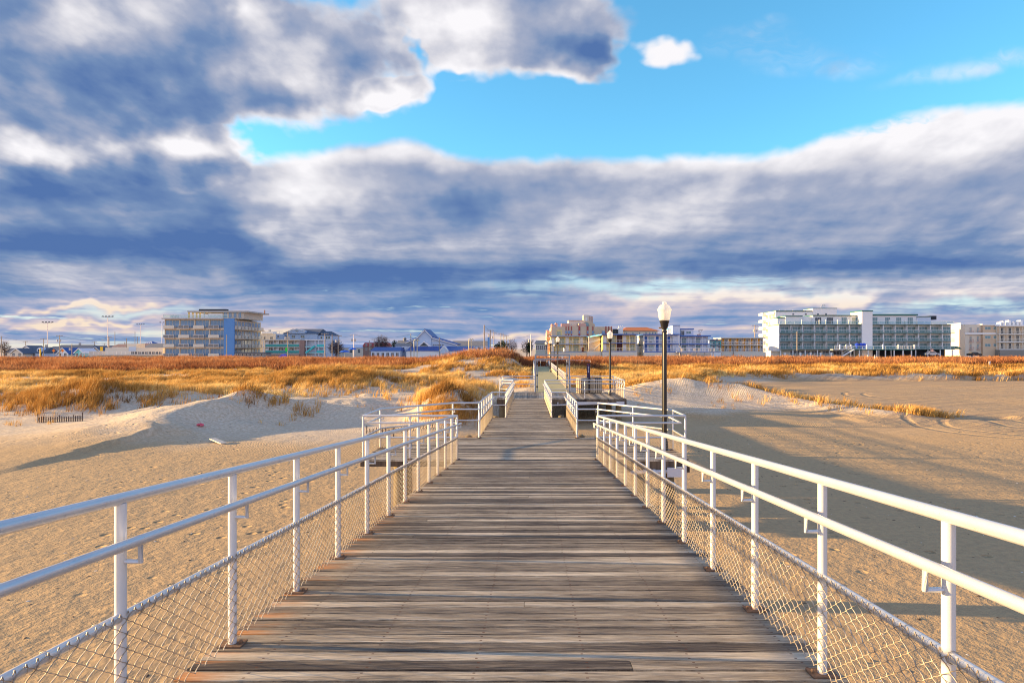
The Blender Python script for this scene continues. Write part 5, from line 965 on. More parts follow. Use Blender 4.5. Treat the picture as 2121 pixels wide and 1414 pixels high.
# --- left town --------------------------------------------------------------------------------------
def house(lab, px0, px1, pe, pr, Yh, wall, roof, gable=False, pb=742, depth=8, dormer=None, wins=2, name='house', chimney=None, apex=None):
    """pe eave row, pr ridge row; gable=True shows a gable towards the beach"""
    x0, x1, ze, zr = WX(px0, Yh), WX(px1, Yh), WZ(pe, Yh), WZ(pr, Yh); r = empty(name, ((x0 + x1) / 2, Yh, GZ), lab, 'house' if name == 'house' else 'building'); ov = .35
    xa = WX(apex, Yh) if apex else (x0 + x1) / 2
    if gable:
        MB().prism([(x0, GZ), (x1, GZ), (x1, ze), (xa, zr - .12), (x0, ze)], Yh, Yh + depth).build('wall', wall, r); mb = MB()
        for a, b in (((x0 - ov, ze - ov * .5), (xa, zr)), ((xa, zr), (x1 + ov, ze - ov * .5))):
            mb.add([(a[0], Yh - ov, a[1] - .0), (b[0], Yh - ov, b[1]), (b[0], Yh + depth + ov, b[1]), (a[0], Yh + depth + ov, a[1]), (a[0], Yh - ov, a[1] + .22), (b[0], Yh - ov, b[1] + .22), (b[0], Yh + depth + ov, b[1] + .22), (a[0], Yh + depth + ov, a[1] + .22)], [(0, 3, 2, 1), (4, 5, 6, 7), (0, 1, 5, 4), (1, 2, 6, 5), (2, 3, 7, 6), (3, 0, 4, 7)])
        mb.build('roof', roof, r)
        bd = MB(); bd.bar((x0 - ov, Yh - ov - .04, ze - ov * .5 + .08), (xa, Yh - ov - .04, zr + .08), .06, .26); bd.bar((xa, Yh - ov - .04, zr + .08), (x1 + ov, Yh - ov - .04, ze - ov * .5 + .08), .06, .26); bd.build('verge_board', white, r)
    else:
        bx(r, 'wall', wall, x0, x1, Yh, Yh + depth, GZ, ze); ym = Yh + depth / 2
        mb = MB().add([(x0 - ov, Yh - ov, ze - .05), (x1 + ov, Yh - ov, ze - .05), (x1 + ov, Yh + depth + ov, ze - .05), (x0 - ov, Yh + depth + ov, ze - .05), (x0 - ov + .6, ym, zr), (x1 + ov - .6, ym, zr)], [(0, 1, 5, 4), (1, 2, 5), (2, 3, 4, 5), (3, 0, 4), (3, 2, 1, 0)]); mb.build('roof', roof, r)
    wz0 = ze - 1.9
    for i in range(wins): 
        c = x0 + (x1 - x0) * (i + .5) / wins; window(r, Face((0, Yh)), c - .45, c + .45, max(GZ + .6, wz0), max(GZ + 1.8, wz0 + 1.3), 2, metalw, gl_d, .5)
    if dormer:
        dxc = WX(dormer, Yh); zb = ze + (zr - ze) * .2; MB().prism([(dxc - .9, zb), (dxc + .9, zb), (dxc + .9, zb + 1.0), (dxc, zb + 1.6), (dxc - .9, zb + 1.0)], Yh + .3, ym + .2).build('dormer', wall, r)
        window(r, Face((0, Yh + .3)), dxc - .45, dxc + .45, zb + .15, zb + .95, 1, metalw, gl_d)
    if chimney: xc_ = WX(chimney, Yh); bx(r, 'chimney', concrete, xc_ - .35, xc_ + .35, Yh + depth / 2 + .5, Yh + depth / 2 + 1.1, ze, zr + .9)
    return r
for a in [('tan cottage with slate roof at the far left edge', 6, 32, 730, 721, 262, cream, slate, False), ('small cream gabled house second from the far left', 22, 47, 732, 722, 250, cream, slate, True),
          ('white gabled house with a tall pale front among the left houses', 42, 66, 724, 716.5, 262, whiteblue, slate, True), ('low white house with dark roof and one dormer beside the yellow bollard', 64, 92, 731, 718.5, 255, whiteblue, slate, False),
          ('long dark-roofed house behind the crossarm pole', 112, 186, 724, 714, 290, pale, slate, False), ('white house with steep blue gable and orange shutters', 119, 141, 733, 721, 250, white, royal, True),
          ('house with broad slate roof right of the white blue-gabled one', 136, 160, 735, 720.5, 256, whiteblue, slate, False), ('small turquoise gabled house left of the beige motel', 155, 172, 731, 722, 248, mat('aqua_siding', (.15, .55, .58)), whiteblue, True),
          ('grey-roofed house behind the turquoise gable', 166, 194, 728, 720, 275, whiteblue, slate, False), ('tan gabled house peeping over the beige motel railing', 189, 207, 727, 719, 262, tan, slate, True),
          ('dark-roofed house right of the tan gable', 182, 232, 725, 715, 300, pale, slate, False), ('white house with brown roof behind the beige motel', 232, 264, 718, 712, 290, white, brownp, False),
          ('brown-roofed house behind the left end of the beige motel roof', 280, 303, 719, 711, 280, white, brownp, False), ('grey hip-roofed house behind the beige motel, beside the blue hotel', 298, 338, 720, 711, 275, cream, grey, False), ('pale house with grey roof behind the leftmost tall pole', 96, 120, 726, 717, 300, whiteblue, slate, False)]:
    kw = {}
    if 'one dormer' in a[0]: kw = dict(dormer=80, chimney=77)
    if 'long dark' in a[0]: kw = dict(chimney=150, wins=5)
    house(*a, **kw)
Y = 232.0; LM = empty('motel', (WX(250, Y), Y, GZ), 'long low beige building with a white railed upper deck left of the blue hotel', 'motel')
bx(LM, 'wall', cream, WX(218, Y), WX(338, Y), Y, Y + 12, GZ, WZ(720, Y)); bx(LM, 'deck', concrete, WX(165, Y - 4), WX(338, Y - 4), Y - 4, Y - .01, WZ(735.5, Y), WZ(734.3, Y)); railf(LM, Face((0, Y - 4)), WX(165, Y - 4), WX(270, Y - 4), WZ(734.2, Y), 1.15, 0, white, 1.6, None, 'deck_railing', bars=.3)
for k_ in range(9): window(LM, Face((0, Y)), WX(272 + k_ * 7.2, Y), WX(277.5 + k_ * 7.2, Y), WZ(733.5, Y), WZ(728, Y), 2, white, gl_d)
bx(LM, 'base_wall', cream, WX(200, Y - 3), WX(338, Y - 3), Y - 3, Y - .01, GZ, WZ(735.6, Y)); bx(LM, 'blue_panel', pale, WX(267, Y), WX(282, Y), Y - .12, Y - .003, WZ(727, Y), WZ(718, Y)); bx(LM, 'upper_block', cream, WX(263, Y + 3), WX(283, Y + 3), Y + 3, Y + 8, WZ(720, Y), WZ(711.5, Y)); bx(LM, 'upper_block', concrete, WX(185, Y + 2), WX(218, Y + 2), Y + 2, Y + 8, GZ, WZ(727, Y))
gz_ = empty('pavilion', (WX(308, 290), 290, GZ), 'small pavilion with blue and white striped pyramid roof behind the beige motel', 'pavilion'); xg = WX(308, 290)
for k_ in range(8):
    u0 = -2 + k_ * .5; MB().add([(xg + u0, 290, WZ(711, 290)), (xg + u0 + .5, 290, WZ(711, 290)), (xg + (u0 + .5) * .1, 292, WZ(706, 290)), (xg + u0 * .1, 292, WZ(706, 290)), (xg + u0, 294, WZ(711, 290)), (xg + u0 + .5, 294, WZ(711, 290))], [(0, 1, 2, 3), (5, 4, 3, 2), (0, 3, 4), (1, 5, 2), (0, 4, 5, 1)]).build('roof_stripe', royal if k_ % 2 else white, gz_)
bx(gz_, 'wall', white, xg - 1.8, xg + 1.8, 290.1, 293.9, GZ, WZ(711.2, 290))
# floodlights and poles
def flood(px, pt, Yp, n, lab):
    x, z = WX(px, Yp), WZ(pt, Yp); r = empty('floodlight_mast', (x, Yp, GZ), lab, 'floodlight', 'tall floodlight masts behind the left houses'); MB().tube([(x, Yp, GZ), (x, Yp, z)], [.22, .13], 8).build('mast', pinkw, r); w = 2.0 * n / 4
    MB().tube([(x - w, Yp, z - .1), (x + w, Yp, z - .1)], .07, 6).build('crossarm', pinkw, r)
    for i in range(n):
        c = x - w + 2 * w * i / (n - 1); MB().add([(c - .38, Yp - .3, z), (c + .38, Yp - .3, z), (c + .38, Yp + .3, z + .05), (c - .38, Yp + .3, z + .05), (c - .2, Yp - .2, z + .35), (c + .2, Yp - .2, z + .35), (c + .2, Yp + .2, z + .38), (c - .2, Yp + .2, z + .38)], [(3, 2, 1, 0), (4, 5, 6, 7), (0, 1, 5, 4), (1, 2, 6, 5), (2, 3, 7, 6), (3, 0, 4, 7)]).build('lamp_head', dark, r)
flood(98.5, 668, 285, 4, 'leftmost of the tall floodlight masts'); flood(223, 656, 275, 4, 'tallest floodlight mast, left of the beige motel'); flood(291, 672, 400, 4, 'smaller floodlight mast above the beige motel roof'); flood(335.5, 668, 380, 2, 'floodlight mast with two heads right beside the blue hotel')
def pole(px, pt, Yp, lab, arms=1, trans=0, pb=742, r0=.15, m=None, lamp=False, light=False):
    m = m or poleM; x, z = WX(px, Yp), WZ(pt, Yp); r = empty('utility_pole', (x, Yp, GZ), lab, 'utility pole', 'utility poles'); MB().tube([(x, Yp, GZ - .5), (x, Yp, z)], [r0, r0 * .75], 8).build('pole', m, r)
    for i in range(arms):
        za = z - .25 - i * .9; MB().box(x - 1.15, x + 1.15, Yp - .16, Yp - .04 - .05, za - .06, za + .06).build('crossarm', m, r)
        for o_ in (-1.05, -.6, .6, 1.05): MB().lathe((x + o_, Yp - .13, za + .06), [(.05, 0), (.07, .1), (.03, .2)], 6).build('insulator', concrete, r)
    for i in range(trans):
        o_ = (-.5, .5, 0)[i]; MB().lathe((x + o_, Yp - .35, z - 2.3), [(.18, 0), (.24, .05), (.24, .75), (.16, .85)], 10).build('transformer', concrete, r)
    if light: MB().tube([(x, Yp, z - 1.6), (x - .8, Yp - .2, z - 1.1), (x - 1.7, Yp - .4, z - 1.1)], .06, 6).build('lamp_arm', m, r); MB().box(x - 2.3, x - 1.7, Yp - .6, Yp - .3, z - 1.22, z - 1.04).build('lamp_head', concrete, r)
    return (x, Yp, z)
tops = {}
for p_ in [(3, 696, 225, 'thick plain pole at the far left edge of the town', 0, 0), (9, 708, 300, 'short pole with crossarm next to the plain pole at the far left', 1, 0), (53, 706.5, 300, 'small pole with crossarm above the white gabled house', 1, 0), (90.3, 701, 240, 'slim pole with crossarm left of the leftmost floodlight', 1, 0), (123.5, 694, 235, 'pole with two transformers in front of the white house with the orange shutters', 1, 2),
           (149, 712, 240, 'short pole standing on the white house roof line', 0, 1), (195.5, 706.5, 300, 'distant pole above the dark roofs left of the tallest floodlight', 1, 0), (225.5, 697, 240, 'pole with side lamp directly beside the tallest floodlight', 1, 0, 742, .2, None, False, True), (238, 687, 300, 'thin bare pole above the beige motel deck', 0, 0), (216, 710.5, 330, 'tiny distant pole left of the pole with the side lamp', 1, 0), (262, 700.5, 260, 'pole with transformer over the brown roofed house', 0, 1),
           (284.5, 696.5, 330, 'thin white pole next to the lattice mast', 0, 0), (469.5, 693, 205, 'bare pole in front of the blue wall panel of the hotel', 0, 0), (596, 687, 200, 'dark pole with crossarm and three transformers by the green flag', 1, 3), (673, 690, 205, 'brown pole with crossarm at the corner of the pale blue condominium', 1, 0),
           (688, 693, 215, 'leaning bare pole right of the pale blue condominium', 0, 0), (700.5, 694, 215, 'pole with crossarm and transformers left of the blue umbrellas', 1, 2), (733, 692, 215, 'white topped pole with transformers above the second blue umbrella', 1, 2, 742, .17, pinkw), (765, 705, 230, 'short pole before the red roofed building, left one', 0, 0), (775, 701.5, 240, 'short pole before the red roofed building, right one with crossarm', 1, 0), (785, 709, 235, 'small post below the bare round tree', 0, 0),
           (851, 691, 225, 'bare pole left of the blue gabled hall', 0, 0), (910, 699, 225, 'pole standing before the right slope of the blue gabled hall', 0, 0, 742, .14, None, False, True), (1003, 673, 215, 'tallest bare pole right of the long grey roof', 0, 0, 742, .22), (1015.5, 683, 215, 'pole with crossarm just right of the tallest bare pole', 1, 1, 742, .18, None, False, True),
           (1023, 687, 230, 'third pole of the cluster right of the long grey roof', 1, 1), (1037.5, 689.5, 260, 'pole with wide crossarm in the middle of the street row', 1, 0), (1043.5, 692, 290, 'pole right behind the middle one of the street row', 1, 0), (1049, 695, 330, 'more distant pole of the street row', 1, 0), (1055.5, 703, 400, 'farthest tiny pole of the street row', 1, 0),
           (1099.5, 692, 190, 'pale pole with transformers just left of the path', 0, 2, 742, .16, pinkw), (1563.5, 673, 228, 'pole with two transformers in front of the left end of the big white hotel', 1, 2, 742, .2), (1651, 686, 222, 'bare brown pole before the balconies of the big white hotel', 0, 0, 742, .2), (1519, 709, 225, 'short dark pole in front of the orange-yellow doors', 0, 0)]:
    tops[p_[0]] = pole(*p_)
la = empty('lattice_mast', (WX(279.5, 300), 300, GZ), 'slender grey lattice antenna mast above the beige motel', 'antenna mast'); x = WX(279.5, 300)
for sx_ in (-.35, .35): MB().tube([(x + sx_, 300, GZ), (x + sx_ * .15, 300, WZ(686, 300))], .05, 5).build('leg', concrete, la)
for k_ in range(7): z = WZ(715 - k_ * 4, 300); MB().tube([(x - .3, 300, z), (x + .3, 300, z + .4)], .03, 4).build('brace', concrete, la)
MB().tube([(x - 1.1, 300, WZ(697, 300)), (x + 1.1, 300, WZ(697, 300))], .06, 5).build('crossarm', concrete, la)
M_cable = mat('black_cable', (.02, .02, .02), .6)
def cable(a, b, sag, lab, o=0.0):
    pts = []
    for i in range(13): t_ = i / 12; p_ = Vector(tops[a]).lerp(Vector(tops[b]), t_); p_.z -= .15 + sag * 4 * t_ * (1 - t_); p_.x += o; pts.append(p_)
    tag(MB().tube(pts, .022, 4).build('power_cable', M_cable), lab, 'cable', 'power cables')
cable(3, 90.3, 1.0, 'cable from the far left pole to the pole left of the first floodlight'); cable(90.3, 123.5, .5, 'cable between the two poles among the left houses'); cable(123.5, 225.5, 1.3, 'cable sagging above the dark roofs to the tallest floodlight'); cable(225.5, 262, .5, 'cable above the beige motel deck'); cable(262, 469.5, 1.5, 'cable passing behind the blue hotel')
cable(1003, 1015.5, .3, 'cable between the tallest bare pole and its neighbour'); cable(1015.5, 1037.5, .8, 'cable along the street row of poles'); cable(1037.5, 1049, .6, 'cable between the distant street poles'); cable(673, 700.5, .4, 'cable right of the pale blue condominium'); cable(700.5, 733, .5, 'cable above the blue umbrellas'); cable(733, 851, 1.2, 'cable over the red roofed building'); cable(1023, 1099.5, 1.5, 'cable crossing behind the dune to the pale pole')
yb = empty('bollard', (WX(83.5, 230), 230, GZ), 'tall yellow bollard in front of the left houses', 'bollard'); MB().lathe((WX(83.5, 230), 230, 0), [(.2, GZ), (.2, WZ(722, 230)), (.08, WZ(721, 230))], 10).build('post', mat('yellow_paint', (.75, .48, .03), .6), yb)
tag(bx(None, 'yellow_panel', mat('yellow_paint', (.75, .48, .03), .6), WX(207, 245), WX(211, 245), 245, 245.6, GZ, WZ(718, 245)), 'tall yellow wall panel behind the motel deck railing', 'panel')
for px in (111, 129.5):
    s2 = empty('road_sign', (WX(px, 228), 228, GZ), 'orange diamond road sign in front of the %s' % ('low houses, left one' if px < 120 else 'white blue-gabled house, right one'), 'road sign'); x = WX(px, 228); z = WZ(726, 228)
    MB().tube([(x, 228.08, GZ), (x, 228.08, z)], .05, 6).build('post', concrete, s2); MB().prism([(x - .55, z), (x, z - .55), (x + .55, z), (x, z + .55)], 228, 228.04).build('plate', mat('orange_sign', (.85, .22, .02), .5), s2)
# centre-left group
Y = 226.0; bh2 = motel('two-storey beige motel with turquoise glass balcony rails right of the blue hotel', 545, 620, (704.5, 718.5, 731.5), Y, 7, beige, cream, metalw, gl_d, white, base=brownp, pattern=['dw', 'w'])
for i, r_ in enumerate((718.5, 731.5)): bx(bh2, 'glass_panel', mat('turquoise_glass', (.04, .30, .28), .15), WX(550, Y), WX(619.5, Y), Y - .06, Y - .03, WZ(r_ - .6, Y), WZ(r_ - 5.4, Y))
bx(bh2, 'end_wall', brownp, WX(620.5, Y), WX(631, Y), Y - .2, Y + 8, GZ, WZ(704.5, Y)); 
bt2 = empty('motel_stair_block', (WX(651, Y), Y, GZ), 'pale stair block with bright turquoise railings and diagonal stairs', 'stairwell'); bx(bt2, 'wall', whiteblue, WX(631.5, Y), WX(671, Y), Y + 2, Y + 8, GZ, WZ(704.5, Y)); bx(bt2, 'roof', white, WX(631.5, Y), WX(672, Y), Y - .2, Y + 8.2, WZ(704.5, Y) + .01, WZ(702.8, Y))
for r_ in (718.5, 731): bx(bt2, 'floor_slab', white, WX(631.6, Y), WX(671, Y), Y, Y + 1.99, WZ(r_ + 1, Y), WZ(r_, Y)); bx(bt2, 'balcony_railing', teal, WX(632, Y), WX(671, Y), Y - .05, Y - .004, WZ(r_ - .3, Y), WZ(r_ - (1.6 if r_ < 720 else 1.8), Y)); bx(bt2, 'balcony_panel', teal, WX(656, Y), WX(671, Y), Y - .1, Y - .06, WZ(r_ - .3, Y), WZ(r_ - 5, Y))
MB().bar((WX(635, Y), Y - .6, WZ(730.5, Y)), (WX(653, Y), Y - .6, WZ(716.5, Y)), .7, .5).build('stair_flight', teal, bt2)
for px in (634, 652.5, 660, 670.4): bx(bt2, 'column', whiteblue, WX(px - .7, Y), WX(px + .7, Y), Y + .06, Y + .3, WZ(738, Y), WZ(704.6, Y))
Y = 246.0; cd2 = empty('condominium', (WX(625, Y), Y, GZ), 'pale blue condominium with slate gabled roof behind the turquoise motel', 'building'); zw = WZ(690.3, Y)
bx(cd2, 'wall', pale, WX(587, Y), WX(657, Y), Y, Y + 12, GZ, zw); bx(cd2, 'side_wing', bluewall if 0 else pale, WX(571, Y - 2), WX(587, Y - 2) - .01, Y - 2, Y + 8, GZ, WZ(691.8, Y)); railf(cd2, Face((0, Y - 2)), WX(571, Y - 2), WX(586.5, Y - 2), WZ(691.7, Y), 1.0, 0, white, 1.2, None, 'roof_railing', bars=.25)
mb = MB(); za, zb_ = WZ(690.6, Y), WZ(680.2, Y); mb.add([(WX(588, Y) - .4, Y - .5, za), (WX(657, Y) + .6, Y - .5, za), (WX(660, Y) + .4, Y + 12.5, za), (WX(588, Y) - .4, Y + 12.5, za), (WX(594, Y), Y + 6, zb_), (WX(659, Y), Y + 6, zb_)], [(0, 1, 5, 4), (1, 2, 5), (2, 3, 4, 5), (3, 0, 4), (3, 2, 1, 0)]); mb.build('roof', slate, cd2)
MB().prism([(WX(601, Y), WZ(690.3, Y)), (WX(632.5, Y), WZ(690.3, Y)), (WX(632.5, Y), WZ(686, Y)), (WX(617, Y), WZ(681.4, Y)), (WX(601, Y), WZ(686, Y))], Y - .9, Y + 4).build('gable', pale, cd2)
gbm = MB(); gbm.bar((WX(600, Y), Y - 1.0, WZ(686, Y)), (WX(617, Y), Y - 1.0, WZ(681, Y)), .25, .3); gbm.bar((WX(617, Y), Y - 1.0, WZ(681, Y)), (WX(634, Y), Y - 1.0, WZ(685.8, Y)), .25, .3); gbm.build('verge_board', white, cd2)
for px, t_, w in ((617, 683.6, 6), (580.8, 694.3, 3.6), (594, 694, 6), (608, 694.5, 7), (627, 694.5, 8)): window(cd2, Face((0, Y - (.9 if px == 617 else (2 if px < 587 else 0)))), WX(px - w / 2, Y), WX(px + w / 2, Y), WZ(t_ + (3.6 if px == 617 else 5.5), Y), WZ(t_, Y), 2, white, gl_d, .5)
bx(cd2, 'side_wing', pale, WX(657.2, Y), WX(684, Y), Y + 1, Y + 12, GZ, WZ(693.5, Y)); mb = MB(); mb.add([(WX(656, Y), Y + .6, WZ(694, Y)), (WX(685, Y), Y + .6, WZ(694, Y)), (WX(685, Y), Y + 12, WZ(694, Y)), (WX(656, Y), Y + 12, WZ(694, Y)), (WX(660, Y), Y + 6, WZ(685, Y)), (WX(676, Y), Y + 6, WZ(685, Y))], [(0, 1, 5, 4), (1, 2, 5), (2, 3, 4, 5), (3, 0, 4), (3, 2, 1, 0)]); mb.build('roof', slate, cd2)
for px in (664, 675, 680): 
    for t_ in (696, 707, 721): window(cd2, Face((0, Y + 1)), WX(px - 1.8, Y), WX(px + 1.8, Y), WZ(t_ + 6, Y), WZ(t_, Y), 1, white, gl_d)
Y = 262.0; cb = empty('apartment_building', (WX(557, Y), Y, GZ), 'cream block with a white roof terrace peeping between the blue hotel and the condominium', 'building'); bx(cb, 'wall', cream, WX(540, Y), WX(572, Y), Y, Y + 8, GZ, WZ(691, Y)); bx(cb, 'roof_parapet', white, WX(543, Y), WX(565, Y), Y - .3, Y + 4, WZ(691, Y) + .01, WZ(686.5, Y)); bx(cb, 'chimney', cream, WX(554, Y), WX(557.5, Y), Y + 1, Y + 2, WZ(686.4, Y), WZ(682.5, Y))
for px in (545, 560): window(cb, Face((0, Y)), WX(px, Y), WX(px + 5, Y), WZ(703, Y), WZ(697, Y), 2, white, gl_d)
sf = empty('snack_bar', (WX(517, 214), 214, GZ), 'low dark snack bar with small white lights at the foot of the blue hotel', 'kiosk'); bx(sf, 'wall', grey, WX(487, 214), WX(551, 214), 214, 218, GZ, WZ(731, 214)); bx(sf, 'roof', slate, WX(486, 214), WX(552, 214), 213.6, 218.3, WZ(731, 214) + .01, WZ(729.3, 214))
for k_ in range(7): window(sf, Face((0, 214)), WX(489 + k_ * 8.5, 214), WX(495.5 + k_ * 8.5, 214), WZ(736.5, 214), WZ(732, 214), 2, white, gl_d)
fg = empty('feather_flag', (WX(593, 199), 199, GZ), 'bright green feather flag beside the dark pole', 'flag'); x = WX(593, 199); MB().tube([(x + .35, 199, GZ), (x + .35, 199, WZ(719, 199))], .035, 5).build('pole', concrete, fg); MB().prism([(x + .33, WZ(728, 199)), (x + .33, WZ(719, 199)), (x - .1, WZ(719.8, 199)), (x - .35, WZ(722, 199)), (x - .3, WZ(727, 199))], 199, 199.03).build('cloth', mat('green_cloth', (.03, .6, .06), .7), fg)
def parasol(px, py, Yp, w, lab):
    x, z = WX(px, Yp), WZ(py, Yp); r = empty('parasol', (x, Yp, GZ), lab, 'parasol'); MB().tube([(x, Yp, GZ), (x, Yp, z + .3)], .05, 6).build('pole', concrete, r); MB().lathe((x, Yp, z), [(w, 0), (w * .98, .05), (w * .6, .42), (0.05, .62), (.0, .45), (w * .95, .0)], 12).build('canopy', mat('parasol_blue', (.02, .12, .55), .7), r)
parasol(714, 729, 200, 1.6, 'royal blue parasol left of the white topped pole'); parasol(730, 724, 208, 1.4, 'royal blue parasol right at the white topped pole')
kx = empty('tent', (WX(586, 200), 200, GZ), 'small slumped royal blue tent at the foot of the dark pole', 'tent'); MB().add([(WX(576, 200), 200, WZ(739, 200)), (WX(592, 200), 200, WZ(740, 200)), (WX(592, 200), 202, WZ(740, 200)), (WX(576, 200), 202, WZ(739, 200)), (WX(583, 200), 200.4, WZ(733.4, 200)), (WX(591, 200), 200.4, WZ(732.6, 200))], [(0, 1, 5, 4), (1, 2, 5), (2, 3, 4, 5), (3, 0, 4), (3, 2, 1, 0)]).build('cloth', clothb, kx)
Y = 255.0; lt = house('long building with whitish blue metal roof left of the red roofed one', 702, 752, 720, 709.5, Y, cream, mat('white_metal_roof', (.55, .62, .75), .4), False, wins=3)
mr = empty('building', (WX(776, Y), Y, GZ), 'brown building with a dark red mansard roof and dormers', 'building'); bx(mr, 'wall', brownp, WX(752, Y), WX(800, Y), Y, Y + 10, GZ, WZ(717, Y)); MB().add([(WX(751, Y), Y - .4, WZ(717, Y)), (WX(801, Y), Y - .4, WZ(717, Y)), (WX(801, Y), Y + 10.4, WZ(717, Y)), (WX(751, Y), Y + 10.4, WZ(717, Y)), (WX(754, Y), Y + 1, WZ(709.5, Y)), (WX(798, Y), Y + 1, WZ(709.5, Y)), (WX(798, Y), Y + 9, WZ(709.5, Y)), (WX(754, Y), Y + 9, WZ(709.5, Y))], [(0, 1, 5, 4), (1, 2, 6, 5), (2, 3, 7, 6), (3, 0, 4, 7), (4, 5, 6, 7), (3, 2, 1, 0)]).build('roof', red, mr)
for px in (759, 768, 779, 790): window(mr, Face((0, Y - .2)), WX(px - 2, Y), WX(px + 2, Y), WZ(716, Y), WZ(712, Y), 2, white, gl_d); window(mr, Face((0, Y)), WX(px - 2, Y), WX(px + 2, Y), WZ(725, Y), WZ(720, Y), 2, white, gl_d)
Y = 238.0; pv = house('grey-white lodge with steep hipped roof and small cupola left of the blue gabled hall', 819, 851, 715.5, 704.5, Y, whiteblue, grey, False, wins=1)
MB().lathe((WX(834, Y), Y + 4, 0), [(.55, WZ(706, Y)), (.5, WZ(701.5, Y)), (.8, WZ(701, Y)), (.1, WZ(698, Y))], 6).build('cupola', grey, pv)
Y = 230.0; br = house('low building with royal blue hipped roof left of the blue gabled hall', 768, 828, 726.5, 718.5, Y, whiteblue, royal, False, wins=6, depth=10)
Y = 240.0; ch = empty('hall', (WX(900, Y), Y, GZ), 'pale blue gabled hall with tall pointed front and deep blue roofs', 'hall')
P_ = lambda *a: [(WX(u, Y), WZ(v, Y)) for u, v in a]
MB().prism(P_((866.5, 718), (893, 718), (893, 697.5), (880, 683.5), (866.5, 699)), Y, Y + 14).build('central_gable', pale, ch); MB().prism(P_((842, 718), (866.4, 718), (866.4, 699.5), (842, 708.5)), Y + .5, Y + 14).build('wall', pale, ch); MB().prism(P_((893.1, 718), (944, 718), (944, 713), (893.1, 698.5)), Y + .5, Y + 14).build('wall', pale, ch)
rf = MB()
for (a0, a1) in (((864, 699.5), (880, 682.5)), ((880, 682.5), (895, 697.5))): (u0, v0), (u1, v1) = P_(a0, a1); rf.add([(u0, Y - .5, v0), (u1, Y - .5, v1), (u1, Y + 14, v1), (u0, Y + 14, v0), (u0, Y - .5, v0 + .3), (u1, Y - .5, v1 + .3), (u1, Y + 14, v1 + .3), (u0, Y + 14, v0 + .3)], [(0, 3, 2, 1), (4, 5, 6, 7), (0, 1, 5, 4), (1, 2, 6, 5), (2, 3, 7, 6), (3, 0, 4, 7)])
for (a0, a1) in (((840, 709), (866, 699)), ((893, 698), (947, 713.5))): (u0, v0), (u1, v1) = P_(a0, a1); rf.add([(u0, Y - .1, v0), (u1, Y - .1, v1), (u1, Y + 14, v1), (u0, Y + 14, v0), (u0, Y - .1, v0 + .3), (u1, Y - .1, v1 + .3), (u1, Y + 14, v1 + .3), (u0, Y + 14, v0 + .3)], [(0, 3, 2, 1), (4, 5, 6, 7), (0, 1, 5, 4), (1, 2, 6, 5), (2, 3, 7, 6), (3, 0, 4, 7)])
rf.build('roof', royal, ch); vb = MB()
for a0, a1, o_ in (((864, 700), (880, 683.2), .55), ((880, 683.2), (895, 698), .55), ((840, 709.6), (866, 699.6), .15), ((893, 698.8), (947, 714.2), .15)): (u0, v0), (u1, v1) = P_(a0, a1); vb.bar((u0, Y - o_ - .05, v0), (u1, Y - o_ - .05, v1), .08, .3)
vb.build('verge_board', white, ch); MB().prism(P_((865, 717.5), (896, 717.5), (880, 706.5)), Y - 2, Y - .01).build('porch_gable', white, ch); MB().prism(P_((871, 716.5), (889, 716.5), (880, 709)), Y - 2.06, Y - 2.003).build('porch_window', gl_d, ch)
for px in (898, 902.5, 907, 912, 917): window(ch, Face((0, Y + .5)), WX(px - 1.4, Y), WX(px + 1.4, Y), WZ(716, Y), WZ(712.5, Y), 1, white, gl_d)
ze, zr = WZ(726.5, Y), WZ(717.5, Y); MB().add([(WX(850, Y), Y - 9, ze), (WX(990, Y), Y - 9, ze), (WX(990, Y), Y + 3, ze), (WX(850, Y), Y + 3, ze), (WX(853, Y), Y - 2.2, zr), (WX(980, Y), Y - 2.2, zr)], [(0, 1, 5, 4), (1, 2, 5), (2, 3, 4, 5), (3, 0, 4), (3, 2, 1, 0)]).build('skirt_roof', royal, ch); bx(ch, 'base_wall', white, WX(851, Y), WX(989, Y), Y - 8.6, Y - 1, GZ, ze - .01)
MB().prism(P_((919, 731), (935, 731), (935, 726), (927, 717), (919, 726)), Y - 9.6, Y - 5).build('porch', pale, ch); vb = MB()
for a0, a1 in (((918, 726.5), (927, 716.5)), ((927, 716.5), (936, 726.5))): (u0, v0), (u1, v1) = P_(a0, a1); vb.bar((u0, Y - 9.7, v0), (u1, Y - 9.7, v1), .1, .3)
vb.build('verge_board', white, ch)
house('long building with plain grey roof right of the blue gabled hall', 934, 1009, 715, 705.5, 262, pale, grey, False, wins=7); house('small beige gabled hut at the right end of the blue skirt roof', 962, 988, 727.5, 721.5, 226, cream, slate, True, wins=0)
bp_ = empty('blue_panel', (WX(1012, 222), 222, GZ), 'tall narrow blue panel between the two tall poles right of the grey roof', 'panel'); bx(bp_, 'panel', bluewall, WX(1010, 222), WX(1014, 222), 222, 222.4, GZ, WZ(698, 222))
for px, l_ in ((857.5, 'left of the pair before the blue gabled hall'), (864, 'right of the pair before the blue gabled hall'), (971, 'left of the pair before the long grey roof'), (976, 'right of the pair before the long grey roof')):
    x = WX(px, 218); pt = 702 if px > 900 else 704; r = empty('goose_neck_post', (x, 218, GZ), 'pale goose-neck post, ' + l_, 'post'); MB().tube([(x, 218, GZ), (x, 218, WZ(pt + 2, 218)), (x + .2, 218, WZ(pt, 218)), (x + .55, 218, WZ(pt + .3, 218)), (x + .7, 218, WZ(pt + 2, 218))], .15, 8).build('pipe', mat('pale_yellow_pipe', (.5, .46, .32), .6), r, smooth=True)
